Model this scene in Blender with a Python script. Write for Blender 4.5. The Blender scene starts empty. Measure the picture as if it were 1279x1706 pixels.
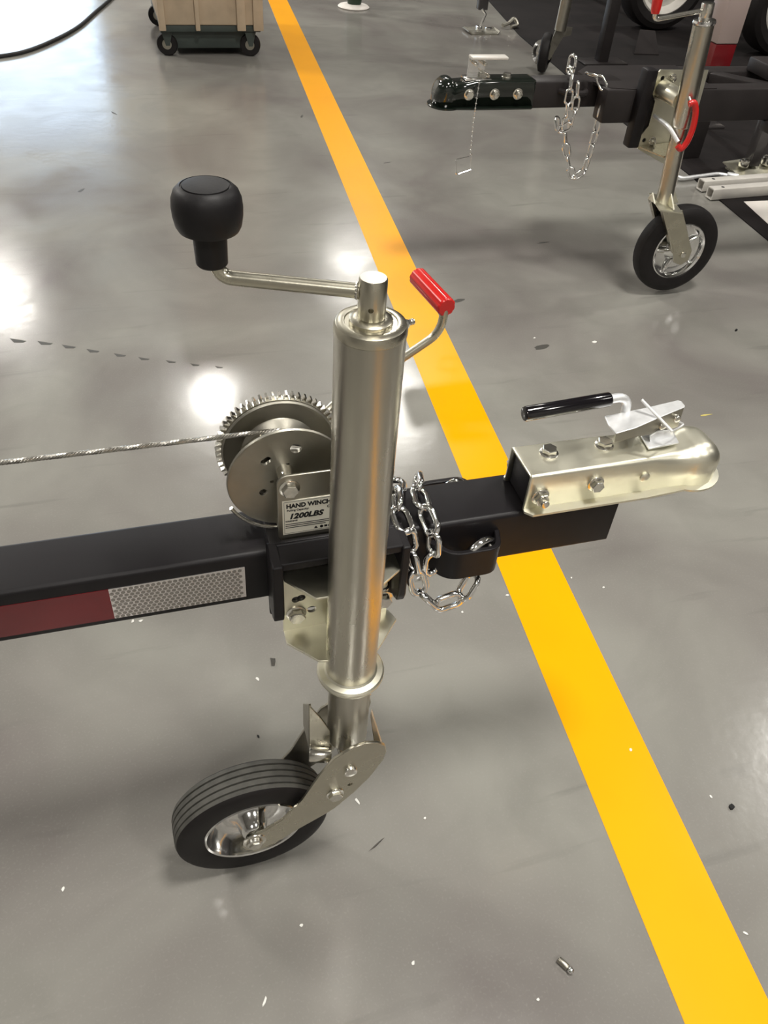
import bpy, bmesh, math, random
from mathutils import Vector, Matrix, Quaternion
random.seed(7)
S = bpy.context.scene
C = S.collection
PI = math.pi
V = Vector

# ------------------------------------------------------------------ camera
cam_d = bpy.data.cameras.new('camera'); cam = bpy.data.objects.new('camera', cam_d); C.objects.link(cam)
cam_d.sensor_fit = 'VERTICAL'; cam_d.sensor_height = 36.0; cam_d.lens = 36.0*1343.04/1706.0
cam_d.clip_start = 0.02; cam_d.clip_end = 200
rt = V((0.95970585, -0.27381613, 0.06316178)); up = V((0.14269075, 0.66848961, 0.72990478)); fw = V((0.2420827, 0.69148129, -0.68062442))
M = Matrix.Identity(4)
for i in range(3):
    M[i][0] = rt[i]; M[i][1] = up[i]; M[i][2] = -fw[i]
M[0][3], M[1][3], M[2][3] = -0.169622, -0.556389, 1.210166
cam.matrix_world = M
S.camera = cam

# ------------------------------------------------------------------ world, lamps, exposure
S.view_settings.view_transform = 'Standard'; S.view_settings.look = 'None'
S.view_settings.gamma = 1.0; S.view_settings.use_curve_mapping = False
S.view_settings.exposure = 0.06
W = bpy.data.worlds.new('world'); S.world = W; W.use_nodes = True
W.node_tree.nodes['Background'].inputs[0].default_value = (0.90, 0.92, 1.0, 1)
W.node_tree.nodes['Background'].inputs[1].default_value = 0.30
LAMPS = [(0.55, 9.9, 0.16, 130), (-2.6, 13.2, 0.50, 130), (3.2, 8.8, 0.22, 110), (3.6, 13.2, 0.50, 80),
         (6.0, 2.3, 0.26, 150), (-5.5, 6.5, 0.5, 380), (-6.5, 12.0, 0.5, 560), (1.1, -0.3, 0.55, 230), (-5.5, 0.5, 0.5, 70),
         (-1.5, -4.5, 0.5, 130), (3.0, -4.0, 0.5, 120), (8.5, -2.0, 0.5, 80)]  # lamps outside the reflected ceiling area are added as fill and wall light
for (lx, ly, lr, lp) in LAMPS:
    ld = bpy.data.lights.new('high_bay_and_fill_lamp', 'AREA'); ld.shape = 'DISK'; ld.size = lr*2; ld.energy = lp
    ld.color = (1.0, 0.965, 0.90)
    lo = bpy.data.objects.new('high_bay_and_fill_lamp', ld); lo.location = (lx, ly, 5.9); C.objects.link(lo)

# ------------------------------------------------------------------ materials
def mat(name, col, rough=0.5, metal=0.0, noise=0.0, nscale=30.0, bump=0.0, bscale=200.0, coat=0.0, emit=None, estr=0.0, col2=None, rvar=0.0, stretch=None):
    m = bpy.data.materials.new(name); m.use_nodes = True
    nt = m.node_tree; b = nt.nodes['Principled BSDF']
    b.inputs['Base Color'].default_value = (*col, 1); b.inputs['Roughness'].default_value = rough
    b.inputs['Metallic'].default_value = metal; b.inputs['Coat Weight'].default_value = coat
    b.inputs['Coat Roughness'].default_value = 0.08
    tc = nt.nodes.new('ShaderNodeTexCoord'); src = tc.outputs['Object']
    if stretch:
        mp = nt.nodes.new('ShaderNodeMapping'); mp.inputs['Scale'].default_value = stretch
        nt.links.new(src, mp.inputs['Vector']); src = mp.outputs[0]
    if noise or col2:
        n = nt.nodes.new('ShaderNodeTexNoise'); n.inputs['Scale'].default_value = nscale; n.inputs['Detail'].default_value = 6
        nt.links.new(src, n.inputs['Vector'])
        mx = nt.nodes.new('ShaderNodeMix'); mx.data_type = 'RGBA'
        c2 = col2 or tuple(max(0, c*(1-noise)) for c in col)
        mx.inputs['A'].default_value = (*col, 1); mx.inputs['B'].default_value = (*c2, 1)
        cr = nt.nodes.new('ShaderNodeMapRange'); cr.inputs['From Min'].default_value = 0.38; cr.inputs['From Max'].default_value = 0.66
        nt.links.new(n.outputs[0], cr.inputs['Value'])
        nt.links.new(cr.outputs[0], mx.inputs['Factor']); nt.links.new(mx.outputs['Result'], b.inputs['Base Color'])
        if rvar:
            rr = nt.nodes.new('ShaderNodeMapRange'); rr.inputs['To Min'].default_value = rough; rr.inputs['To Max'].default_value = rough+rvar
            rr.inputs['From Min'].default_value = 0.35; rr.inputs['From Max'].default_value = 0.65
            nt.links.new(n.outputs[0], rr.inputs['Value']); nt.links.new(rr.outputs[0], b.inputs['Roughness'])
    if bump:
        n2 = nt.nodes.new('ShaderNodeTexNoise'); n2.inputs['Scale'].default_value = bscale; n2.inputs['Detail'].default_value = 3
        nt.links.new(src, n2.inputs['Vector'])
        bp = nt.nodes.new('ShaderNodeBump'); bp.inputs['Strength'].default_value = bump; bp.inputs['Distance'].default_value = 0.001
        nt.links.new(n2.outputs[0], bp.inputs['Height']); nt.links.new(bp.outputs[0], b.inputs['Normal'])
    if emit:
        b.inputs['Emission Color'].default_value = (*emit, 1); b.inputs['Emission Strength'].default_value = estr
    return m

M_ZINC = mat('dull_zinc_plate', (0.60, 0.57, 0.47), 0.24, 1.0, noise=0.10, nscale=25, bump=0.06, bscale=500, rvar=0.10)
M_TUBE = mat('brushed_zinc_tube', (0.58, 0.555, 0.48), 0.24, 1.0, noise=0.16, nscale=22, bump=0.10, bscale=350, rvar=0.12, stretch=(1, 1, 0.25))
M_CREAM = mat('cream_zinc_plate', (0.90, 0.875, 0.73), 0.34, 1.0, noise=0.10, nscale=18, bump=0.05, bscale=400, rvar=0.10)
M_CHROME = mat('bright_chrome', (0.90, 0.90, 0.89), 0.12, 1.0, noise=0.10, nscale=60, bump=0.05, bscale=300)
M_BOLT = mat('bright_zinc_bolt', (0.82, 0.80, 0.73), 0.20, 1.0, noise=0.2, nscale=150, bump=0.1, bscale=600)
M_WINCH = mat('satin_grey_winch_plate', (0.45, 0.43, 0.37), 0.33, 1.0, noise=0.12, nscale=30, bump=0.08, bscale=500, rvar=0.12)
M_STEELW = mat('steel_wire', (0.50, 0.48, 0.44), 0.35, 1.0, noise=0.3, nscale=300)
M_BLACK = mat('black_powder_coat', (0.010, 0.0085, 0.010), 0.40, 0.0, noise=0.3, nscale=14, bump=0.05, bscale=500, rvar=0.10)
M_HOLE = mat('hole_shade_and_crumb_black', (0.006, 0.006, 0.006), 0.8)  # shade inside a hole as plain colour; also the black of rubber crumbs
M_GLOSSB = mat('glossy_black_paint', (0.008, 0.012, 0.009), 0.10, 0.0, bump=0.03, bscale=200, coat=0.6)
M_GRIPB = mat('glossy_black_vinyl', (0.006, 0.005, 0.007), 0.12, 0.0, bump=0.15, bscale=60, coat=0.5)
M_KNOB = mat('matte_black_plastic', (0.011, 0.010, 0.011), 0.5, 0.0, noise=0.2, nscale=60, bump=0.08, bscale=400)
M_RUBBER = mat('black_tyre_rubber', (0.012, 0.010, 0.010), 0.6, 0.0, noise=0.25, nscale=50, bump=0.1, bscale=300)
M_TREAD = mat('dusty_tread_rubber', (0.085, 0.082, 0.072), 0.75, 0.0, noise=0.3, nscale=60, bump=0.15, bscale=400)
M_RED = mat('red_vinyl_grip', (0.60, 0.016, 0.014), 0.25, 0.0, coat=0.3, bump=0.05, bscale=200)
M_REDTAPE = mat('red_reflective_tape', (0.16, 0.002, 0.006), 0.35, 0.0, noise=0.3, nscale=12, coat=0.3)
M_WTAPE = mat('white_reflective_tape', (0.74, 0.72, 0.70), 0.22, 0.75, coat=0.3, bump=0.6, bscale=120, stretch=(0.15, 1, 1))
_b = M_WTAPE.node_tree.nodes['Principled BSDF']; _b.inputs['Thin Film Thickness'].default_value = 620; _b.inputs['Thin Film IOR'].default_value = 1.9
M_CELL = mat('grey_reflective_cell', (0.30, 0.28, 0.26), 0.22, 0.7)
M_SATIN = mat('satin_bright_zinc', (0.93, 0.94, 0.95), 0.42, 0.65, noise=0.12, nscale=70, bump=0.05, bscale=300)  # whitened so the latch top carries the ceiling's shine in its colour
M_LABEL = mat('cream_label_paper', (0.95, 0.92, 0.80), 0.4)
M_INK = mat('black_label_ink', (0.012, 0.012, 0.012), 0.5)
M_FRAME = mat('dark_grey_frame_paint', (0.026, 0.022, 0.022), 0.42, 0.0, noise=0.25, nscale=10)
M_MAT = mat('dark_grey_floor_mat', (0.014, 0.011, 0.011), 0.7, 0.0, noise=0.45, nscale=5, bump=0.3, bscale=60)
M_WHITE = mat('white_painted_steel', (0.72, 0.69, 0.64), 0.35, 0.0, noise=0.08, nscale=20)
M_PAPER = mat('white_sheet', (0.85, 0.80, 0.75), 0.6)
M_CART = mat('tan_corrugated_board', (0.52, 0.41, 0.29), 0.7, 0.0, noise=0.2, nscale=8)
M_CARTG = mat('dark_green_cart_base', (0.045, 0.058, 0.052), 0.5, 0.0, noise=0.2, nscale=12)
M_CABLE = mat('black_rubber_cable', (0.02, 0.02, 0.022), 0.5)
M_CLEAR = mat('smoky_plastic', (0.05, 0.045, 0.045), 0.2, 0.0)
M_GREEN = mat('dark_green_rubber', (0.012, 0.030, 0.014), 0.5)
M_YEL = mat('yellow_floor_paint', (1.0, 0.43, 0.0), 0.30, 0.0, noise=0.04, nscale=5, bump=0.04, bscale=80)
M_YEL.node_tree.nodes['Principled BSDF'].inputs['Specular IOR Level'].default_value = 0.2
for _m in (M_RUBBER, M_KNOB, M_BLACK, M_FRAME): _m.node_tree.nodes['Principled BSDF'].inputs['Specular IOR Level'].default_value = 0.3
M_MAT.node_tree.nodes['Principled BSDF'].inputs['Specular IOR Level'].default_value = 0.2
M_WALL = mat('pale_hall_wall', (0.55, 0.53, 0.50), 0.8, 0.0, noise=0.1, nscale=1)
M_WALLD = mat('dark_hall_wall', (0.16, 0.15, 0.145), 0.8, 0.0, noise=0.3, nscale=1)
M_CEIL = mat('grey_hall_ceiling', (0.42, 0.41, 0.39), 0.8, 0.0, noise=0.3, nscale=0.8)
M_WIN = mat('daylight_pane', (0.6, 0.7, 0.85), 0.3, 0.0, emit=(0.62, 0.80, 1.0), estr=3.6)
M_MARK = mat('dark_floor_scuff', (0.055, 0.052, 0.045), 0.5)
M_CHIP = mat('white_paint_chip', (0.75, 0.74, 0.70), 0.5)

def floor_material():
    m = bpy.data.materials.new('grey_epoxy_floor'); m.use_nodes = True
    nt = m.node_tree; b = nt.nodes['Principled BSDF']; L = nt.links; N = nt.nodes
    tc = N.new('ShaderNodeTexCoord'); o = tc.outputs['Object']
    def noise(sc, det=5, st=None, dist=0.0):
        n = N.new('ShaderNodeTexNoise'); n.inputs['Scale'].default_value = sc; n.inputs['Detail'].default_value = det
        n.inputs['Distortion'].default_value = dist
        if st:
            mp = N.new('ShaderNodeMapping'); mp.inputs['Scale'].default_value = st; mp.inputs['Rotation'].default_value = (0, 0, 0.5)
            L.new(o, mp.inputs['Vector']); L.new(mp.outputs[0], n.inputs['Vector'])
        else: L.new(o, n.inputs['Vector'])
        return n.outputs[0]
    def mr(v, a, c, d, e):
        r = N.new('ShaderNodeMapRange'); r.inputs['From Min'].default_value = a; r.inputs['From Max'].default_value = c
        r.inputs['To Min'].default_value = d; r.inputs['To Max'].default_value = e; L.new(v, r.inputs['Value']); return r.outputs[0]
    def mix(f, a, c):
        x = N.new('ShaderNodeMix'); x.data_type = 'RGBA'
        L.new(f, x.inputs['Factor'])
        for s, k in ((a, 'A'), (c, 'B')):
            if isinstance(s, tuple): x.inputs[k].default_value = (*s, 1)
            else: L.new(s, x.inputs[k])
        return x.outputs['Result']
    big = noise(1.6, 4, None, 0.6); mid = noise(5, 6, None, 0.8); fine = noise(260, 2); streak = noise(3.0, 6, (1.0, 9.0, 1.0), 0.4)
    c = mix(mr(big, 0.36, 0.66, 0, 1), (0.290, 0.284, 0.256), (0.180, 0.165, 0.155))
    c = mix(mr(mid, 0.45, 0.75, 0, 0.5), c, (0.19, 0.185, 0.165))
    c = mix(mr(fine, 0.55, 0.8, 0, 0.22), c, (0.36, 0.35, 0.33))
    c = mix(mr(streak, 0.62, 0.75, 0, 0.35), c, (0.13, 0.125, 0.115))
    L.new(c, b.inputs['Base Color'])
    L.new(mr(mid, 0.3, 0.7, 0.13, 0.22), b.inputs['Roughness'])
    b.inputs['Specular IOR Level'].default_value = 0.6
    bp = N.new('ShaderNodeBump'); bp.inputs['Strength'].default_value = 0.05; bp.inputs['Distance'].default_value = 0.004
    L.new(noise(40, 4), bp.inputs['Height']); L.new(bp.outputs[0], b.inputs['Normal'])
    return m
M_FLOOR = floor_material()

# ------------------------------------------------------------------ mesh helpers
def box(bm, a, b, bev=0.0, mtx=None, seg=2):
    a, b = V(a), V(b); c = (a+b)/2; s = b-a
    r = bmesh.ops.create_cube(bm, size=1.0)
    for v in r['verts']:
        v.co = V((v.co.x*s.x, v.co.y*s.y, v.co.z*s.z)) + c
    vs = r['verts']
    if bev:
        es = list({e for v in vs for e in v.link_edges})
        q = bmesh.ops.bevel(bm, geom=es, offset=bev, segments=seg, affect='EDGES', profile=0.5)
        vs = list({v for f in q['faces'] for v in f.verts} | {v for v in vs if v.is_valid})
    if mtx is not None:
        for v in vs: v.co = mtx @ v.co
    return vs

def frame(d):
    d = V(d).normalized(); u = d.orthogonal().normalized(); return d, u, d.cross(u)

def lathe(bm, prof, org=(0, 0, 0), axis=(0, 0, 1), seg=32, close=False):
    """prof: (radius, height) along axis; r=0 ends are capped to a point"""
    d, u, w = frame(axis); org = V(org); rings = []
    for (r, h) in prof:
        if r < 1e-7: rings.append([bm.verts.new(org+d*h)])
        else: rings.append([bm.verts.new(org+d*h+(u*math.cos(2*PI*k/seg)+w*math.sin(2*PI*k/seg))*r) for k in range(seg)])
    pairs = list(zip(rings, rings[1:])) + ([(rings[-1], rings[0])] if close else [])
    for A, B in pairs:
        for k in range(seg):
            k2 = (k+1) % seg
            try:
                if len(A) == 1 and len(B) == 1: continue
                if len(A) == 1: bm.faces.new((A[0], B[k2], B[k]))
                elif len(B) == 1: bm.faces.new((A[k], A[k2], B[0]))
                else: bm.faces.new((A[k], A[k2], B[k2], B[k]))
            except ValueError: pass

def cyl(bm, a, b, r, seg=24, bev=0.0, r2=None):
    a, b = V(a), V(b); L = (b-a).length; r2 = r if r2 is None else r2
    if bev: p = [(0, 0), (r-bev, 0), (r-bev*0.3, bev*0.3), (r, bev), (r2, L-bev), (r2-bev*0.3, L-bev*0.3), (r2-bev, L), (0, L)]
    else: p = [(0, 0), (r, 0), (r2, L), (0, L)]
    lathe(bm, p, a, b-a, seg)

def hexprism(bm, a, b, r, bev=0.0006, rot=0.0):
    a, b = V(a), V(b); L = (b-a).length
    lathe(bm, [(0, 0), (r, 0), (r, L-bev*1.5), (r*0.9, L), (0, L)], a, b-a, 6)

def spline(pts, n=8):
    pts = [V(p) for p in pts]; out = []
    P = [pts[0]*2-pts[1]] + pts + [pts[-1]*2-pts[-2]]
    for i in range(1, len(P)-2):
        for k in range(n):
            t = k/n
            out.append(0.5*((2*P[i])+(P[i+1]-P[i-1])*t+(2*P[i-1]-5*P[i]+4*P[i+1]-P[i+2])*t*t+(3*P[i]-P[i-1]-3*P[i+1]+P[i+2])*t**3))
    out.append(pts[-1]); return out

def fillet(pts, rad, n=6):
    pts = [V(p) for p in pts]; out = [pts[0]]
    for a, b, c in zip(pts, pts[1:], pts[2:]):
        r = min(rad, (a-b).length*0.49, (c-b).length*0.49)
        p, q = b+(a-b).normalized()*r, b+(c-b).normalized()*r
        for k in range(n+1):
            t = k/n; out.append(p*(1-t)**2+b*2*t*(1-t)+q*t*t)
    out.append(pts[-1]); return out

def tube(bm, pts, r, seg=10, closed=False, caps=True, flat=1.0):
    pts = [V(p) for p in pts]; n = len(pts)
    T = []
    for i in range(n):
        a = pts[(i-1) % n] if closed or i else pts[0]; b = pts[(i+1) % n] if closed or i < n-1 else pts[-1]
        T.append((b-a).normalized())
    u = T[0].orthogonal().normalized(); rings = []
    for i in range(n):
        u = (u - T[i]*u.dot(T[i])).normalized(); w = T[i].cross(u)
        rr = r[i] if isinstance(r, (list, tuple)) else r
        rings.append([bm.verts.new(pts[i]+(u*math.cos(2*PI*k/seg)*flat+w*math.sin(2*PI*k/seg))*rr) for k in range(seg)])
    if closed:
        # align twist of last ring to first
        best = min(range(seg), key=lambda s: (rings[-1][s].co-rings[0][0].co).length)
        last = rings[-1][best:]+rings[-1][:best]
    for i in range(n-1):
        for k in range(seg):
            bm.faces.new((rings[i][k], rings[i][(k+1) % seg], rings[i+1][(k+1) % seg], rings[i+1][k]))
    if closed:
        for k in range(seg): bm.faces.new((last[k], last[(k+1) % seg], rings[0][(k+1) % seg], rings[0][k]))
    elif caps:
        bm.faces.new(rings[0][::-1]); bm.faces.new(rings[-1])

def prism(bm, pts, off):
    """closed polygon of 3d points extruded by the vector off"""
    off = V(off); A = [bm.verts.new(V(p)) for p in pts]; B = [bm.verts.new(V(p)+off) for p in pts]
    bm.faces.new(A); bm.faces.new(B[::-1]); n = len(A)
    for k in range(n): bm.faces.new((A[k], B[k], B[(k+1) % n], A[(k+1) % n]))

def rrect(x0, z0, x1, z1, r, n=5):
    out = []
    for cx, cz, a in ((x1-r, z0+r, -90), (x1-r, z1-r, 0), (x0+r, z1-r, 90), (x0+r, z0+r, 180)):
        for k in range(n+1):
            t = math.radians(a+90*k/n); out.append((cx+r*math.cos(t), cz+r*math.sin(t)))
    return out

def new(): return bmesh.new()

def obj(name, bm, m, parent=None, bevel=0.0, local=False, smooth=True, ang=35):
    bmesh.ops.remove_doubles(bm, verts=bm.verts, dist=1e-6)
    bmesh.ops.recalc_face_normals(bm, faces=bm.faces)
    if parent is not None and not local:
        off = wloc(parent)
        for v in bm.verts: v.co -= off
    me = bpy.data.meshes.new(name); bm.to_mesh(me); bm.free()
    me.materials.append(m)
    if smooth:
        me.shade_smooth(); me.set_sharp_from_angle(angle=math.radians(ang))
    o = bpy.data.objects.new(name, me); C.objects.link(o)
    if parent is not None: o.parent = parent
    if bevel:
        b = o.modifiers.new('bevel', 'BEVEL'); b.width = bevel; b.segments = 2; b.limit_method = 'ANGLE'; b.angle_limit = math.radians(40)
    return o
def wloc(o):
    v = V((0, 0, 0))
    while o is not None: v += o.location; o = o.parent
    return v
def copy(o, parent, loc, rot=None, scale=None):
    c = o.copy(); C.objects.link(c); c.parent = parent; c.location = V(loc) - (wloc(parent) if parent else V((0, 0, 0)))
    if rot is not None: c.rotation_mode = 'QUATERNION'; c.rotation_quaternion = rot
    if scale: c.scale = (scale,)*3
    return c
def thing(name, label, cat, loc=(0, 0, 0), group=None, rot=None):
    o = bpy.data.objects.new(name, None); C.objects.link(o); o.location = loc; o.empty_display_size = 0.05
    if rot: o.rotation_euler = rot
    o['label'] = label; o['category'] = cat
    if group: o['group'] = group
    return o
def tag(o, label, cat, group=None):
    o['label'] = label; o['category'] = cat
    if group: o['group'] = group
    return o
def struct(o): o['kind'] = 'structure'; return o
def drill(o, holes):
    """cut round holes (point, axis, radius, length) through a mesh, in the object's local space"""
    if len(holes) > 1:
        for h in holes: drill(o, [h])
        return
    bm = new(); p, ax, r, L = holes[0]; ax = V(ax).normalized(); cyl(bm, V(p)-ax*L/2, V(p)+ax*L/2, r, 16)
    bmesh.ops.recalc_face_normals(bm, faces=bm.faces)
    me = bpy.data.meshes.new('cutter'); bm.to_mesh(me); bm.free()
    t = bpy.data.objects.new('cutter', me); C.objects.link(t); t.parent = o.parent
    md = o.modifiers.new('cut', 'BOOLEAN'); md.object = t; md.operation = 'DIFFERENCE'; md.solver = 'EXACT'
    bpy.context.view_layer.update()
    dg = bpy.context.evaluated_depsgraph_get()
    nm = bpy.data.meshes.new_from_object(o.evaluated_get(dg)); old = o.data
    o.modifiers.clear(); o.data = nm; nm.name = old.name
    bpy.data.objects.remove(t); bpy.data.meshes.remove(me)
def lettering(name, text, size, loc, parent, m, bold=0.0, xs=1.0, rot=(PI/2, 0, 0), shear=0.0, depth=0.0002):
    cu = bpy.data.curves.new(name, 'FONT'); cu.body = text; cu.size = size; cu.offset = bold; cu.extrude = depth; cu.shear = shear
    cu.resolution_u = 3
    t = bpy.data.objects.new(name, cu); C.objects.link(t)
    bpy.context.view_layer.update()
    me = bpy.data.meshes.new_from_object(t.evaluated_get(bpy.context.evaluated_depsgraph_get()))
    bpy.data.objects.remove(t); bpy.data.curves.remove(cu)
    me.materials.clear(); me.materials.append(m)
    o = bpy.data.objects.new(name, me); C.objects.link(o); o.parent = parent
    o.location = V(loc)-wloc(parent); o.rotation_euler = rot; o.scale = (xs, 1, 1)
    return o

# ------------------------------------------------------------------ setting
bm = new(); box(bm, (-12, -8, -0.2), (14, 16, 0)); floor = struct(obj('floor', bm, M_FLOOR, smooth=False))
bm = new(); box(bm, (-12, -8, 6.0), (14, 16, 6.2)); struct(obj('ceiling', bm, M_CEIL, smooth=False))
bm = new(); box(bm, (-12, -8.2, 0), (14, -8, 6)); struct(obj('wall_near', bm, M_WALL, smooth=False))
bm = new(); box(bm, (-12.2, -8, 0), (-12, 16, 6)); struct(obj('wall_left', bm, M_WALL, smooth=False))
bm = new(); box(bm, (14, -8, 0), (14.2, 16, 6)); struct(obj('wall_right', bm, M_WALLD, smooth=False))
bm = new()
box(bm, (-12, 16, 0), (-2.6, 16.2, 6)); box(bm, (-0.35, 16, 0), (1.6, 16.2, 6)); box(bm, (-2.6, 16, 4.2), (-0.35, 16.2, 6))
struct(obj('wall_back', bm, M_WALL, smooth=False))
bm = new(); box(bm, (1.6, 15.98, 0), (14, 16.2, 6)); struct(obj('wall_back_dark', bm, M_WALLD, smooth=False))  # added stretch of unseen wall, coloured dark to dull the floor reflection
bm = new(); box(bm, (-2.6, 16.05, 0), (-0.35, 16.1, 4.2)); struct(obj('window_1', bm, M_WIN, smooth=False))
# painted line: passes (0.4115, 0) heading 4.677 deg, 12.9 cm wide
bm = new(); la = 0.0816265; dr = V((math.sin(la), math.cos(la), 0)); nr = V((math.cos(la), -math.sin(la), 0)); p0 = V((0.4115, 0, 0.0))
a, b = p0-dr*3.0, p0+dr*11.0
prism(bm, [a, a+nr*0.1286, b+nr*0.1286, b], (0, 0, 0.0006))
tag(obj('painted_line', bm, M_YEL, smooth=False), 'wide yellow line painted across the grey floor', 'line')
# dashes scuffed in the floor
dash = [(-0.5258, 1.5339), (-0.4565, 1.5093), (-0.3950, 1.4799), (-0.3338, 1.4477), (-0.2653, 1.4142), (-0.2048, 1.3853), (-0.1366, 1.3581), (-0.0763, 1.3324), (-0.0157, 1.3096)]
for i, (x, y) in enumerate(dash):
    bm = new(); s = 1.05-0.07*i
    prism(bm, [(x-0.020*s, y+0.016*s, 0), (x+0.020*s, y-0.004*s, 0), (x+0.014*s, y-0.010*s, 0), (x-0.010*s, y-0.006*s, 0)], (0, 0, 0.0005)); obj('scuff_mark', bm, M_MARK, floor, smooth=False)
scr = random.Random(3)
for (x, y, L, w, a) in [(-0.70, 2.9, .05, .012, .4), (-.35, 2.55, .04, .014, 1.0), (0.14, 2.6, .03, .008, .2), (-.04, .79, .03, .008, 1.2), (.75, 1.55, .05, .02, .3), (.9, 1.25, .06, .02, .2), (-.2, 3.4, .06, .01, 2.0), (.62, 3.3, .05, .012, 1.3), (.85, 2.7, .04, .012, .3), (1.2, 1.9, .05, .01, .1)]:
    bm = new(); d = V((math.cos(a), math.sin(a), 0)); n = V((-d.y, d.x, 0)); c = V((x, y, 0))
    pts = []
    for k in range(10):
        t = 2*PI*k/10; j = scr.uniform(0.6, 1.1); pts.append(c+d*L/2*math.cos(t)*j+n*w/2*math.sin(t)*j)
    prism(bm, pts, (0, 0, 0.0003)); obj('scuff_mark', bm, M_MARK, floor, smooth=False)

# ================================================================== front trailer tongue
X0, X1, YF, YB, ZB, ZT = -1.1, 0.3515, 0.060, 0.1336, 0.4925, 0.5685
tg = thing('trailer_tongue', 'black square steel trailer tongue beam crossing the picture behind the jack', 'trailer beam', (-0.2, 0.097, ZB))
bm = new()
pr_o = rrect(YF, ZB, YB, ZT, 0.006); pr_i = rrect(YF+0.004, ZB+0.004, YB-0.004, ZT-0.004, 0.003)
def hollow(bm, x0, x1, po, pi_):
    rings = []
    for (x, pp) in ((x0, pi_), (x0, po), (x1, po), (x1, pi_)):
        rings.append([bm.verts.new((x, y, z)) for y, z in pp])
    n = len(po)
    for A, B in zip(rings, rings[1:]+rings[:1]):
        for k in range(n): bm.faces.new((A[k], A[(k+1) % n], B[(k+1) % n], B[k]))
hollow(bm, X0, X1, pr_o, pr_i)
obj('beam', bm, M_BLACK, tg)
# black channel bracket that carries the jack
bm = new()
def side_flange(x0, x1, yb_):
    pts = [(x0, YF+0.001, 0.583), (x0, 0.020, 0.583)] + [(x0, 0.020, 0.505), (x0, 0.024, 0.492), (x0, 0.034, 0.486), (x0, YF+0.001, 0.483)]
    prism(bm, pts, (x1-x0, 0, 0))
side_flange(-0.086, -0.074, 0); side_flange(0.058, 0.068, 0)
box(bm, (-0.086, 0.053, 0.470), (0.068, 0.0605, 0.583))
box(bm, (-0.086, 0.024, 0.572), (0.068, 0.0605, 0.583))
obj('jack_bracket', bm, M_BLACK, tg, bevel=0.002)
bm = new(); box(bm, (-0.083, YF-0.004, 0.5683), (0.062, 0.150, 0.5835), 0.002); obj('winch_saddle', bm, M_BLACK, tg)
# chain strap loops, front and far side
for (sy, ysurf) in ((-1, YF), (1, YB)):
    bm = new()
    out = ysurf+sy*0.030
    for (zlo, zhi) in ((0.503, 0.546),):
        path = fillet([(0.103, ysurf-sy*0.0005, 0), (0.122, out, 0), (0.186, out, 0), (0.194, ysurf-sy*0.0005, 0)], 0.018, 6)
        n = len(path); th = 0.0065
        inner = []
        for i, p in enumerate(path):
            a = path[max(0, i-1)]; b = path[min(n-1, i+1)]; t = (b-a).normalized(); nn = V((-t.y, t.x, 0))*sy
            inner.append(p - nn*th*1.0)
        poly = [V((p.x, p.y, zlo)) for p in path] + [V((p.x, p.y, zlo)) for p in inner[::-1]]
        prism(bm, poly, (0, 0, zhi-zlo))
    obj('chain_loop', bm, M_BLACK, tg, bevel=0.0012)
# reflective tape
bm = new(); prism(bm, [(X0+0.01, YF, 0.5035), (-0.2558, YF, 0.5025), (-0.2550, YF, 0.5500), (X0+0.01, YF, 0.5510)], (0, -0.0006, 0))
o = obj('reflective_tape', bm, M_REDTAPE, tg, smooth=False); o['label'] = 'dark red reflective tape'
bm = new(); prism(bm, [(-0.2556, YF, 0.5025), (-0.1112, YF, 0.5025), (-0.1106, YF, 0.5515), (-0.2550, YF, 0.5500)], (0, -0.0006, 0))
wt = obj('reflective_tape', bm, M_WTAPE, tg, smooth=False); wt['label'] = 'silvery white honeycomb reflective tape'
bm = new(); hx = 0.0058
for i in range(60):
    for j in range(14):
        x = -0.2555+hx*0.5+i*hx; z = 0.5050+j*hx*0.80+0.0; x += (hx*0.5 if j % 2 else 0)
        if x > -0.1135 or z > 0.5490: continue
        q = [bm.verts.new((x+hx*0.43*math.cos(PI/6+k*PI/3), YF-0.0008, z+hx*0.43*math.sin(PI/6+k*PI/3)*0.95)) for k in range(6)]
        bm.faces.new(q)
oc = obj('reflective_cells', bm, M_CELL, wt, smooth=False); oc['kind'] = 'stuff'

# ------------------------------------------------------------------ bolts (shared meshes)
def hexbolt_bm(r, h, washer=True, stud=0.0):
    """axis +Z, base at 0"""
    bm = new(); z = 0
    if washer: cyl(bm, (0, 0, 0), (0, 0, 0.0015), r*1.25, 20, 0.0004); z = 0.0015
    hexprism(bm, (0, 0, z), (0, 0, z+h), r)
    if stud: cyl(bm, (0, 0, z+h), (0, 0, z+h+stud), r*0.58, 14, 0.0008)
    return bm
def qto(d, tw=0.0): return V(d).to_track_quat('Z', 'Y') @ Quaternion((0, 0, 1), tw)
def bolt_at(parent, loc, d, r=0.0085, h=0.006, washer=True, stud=0.0, tw=0.2, m=None, name='bolt'):
    o = obj(name, hexbolt_bm(r, h, washer, stud), m or M_BOLT, parent, local=True)
    o.location = V(loc)-wloc(parent); o.rotation_mode = 'QUATERNION'; o.rotation_quaternion = qto(d, tw); return o

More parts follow.
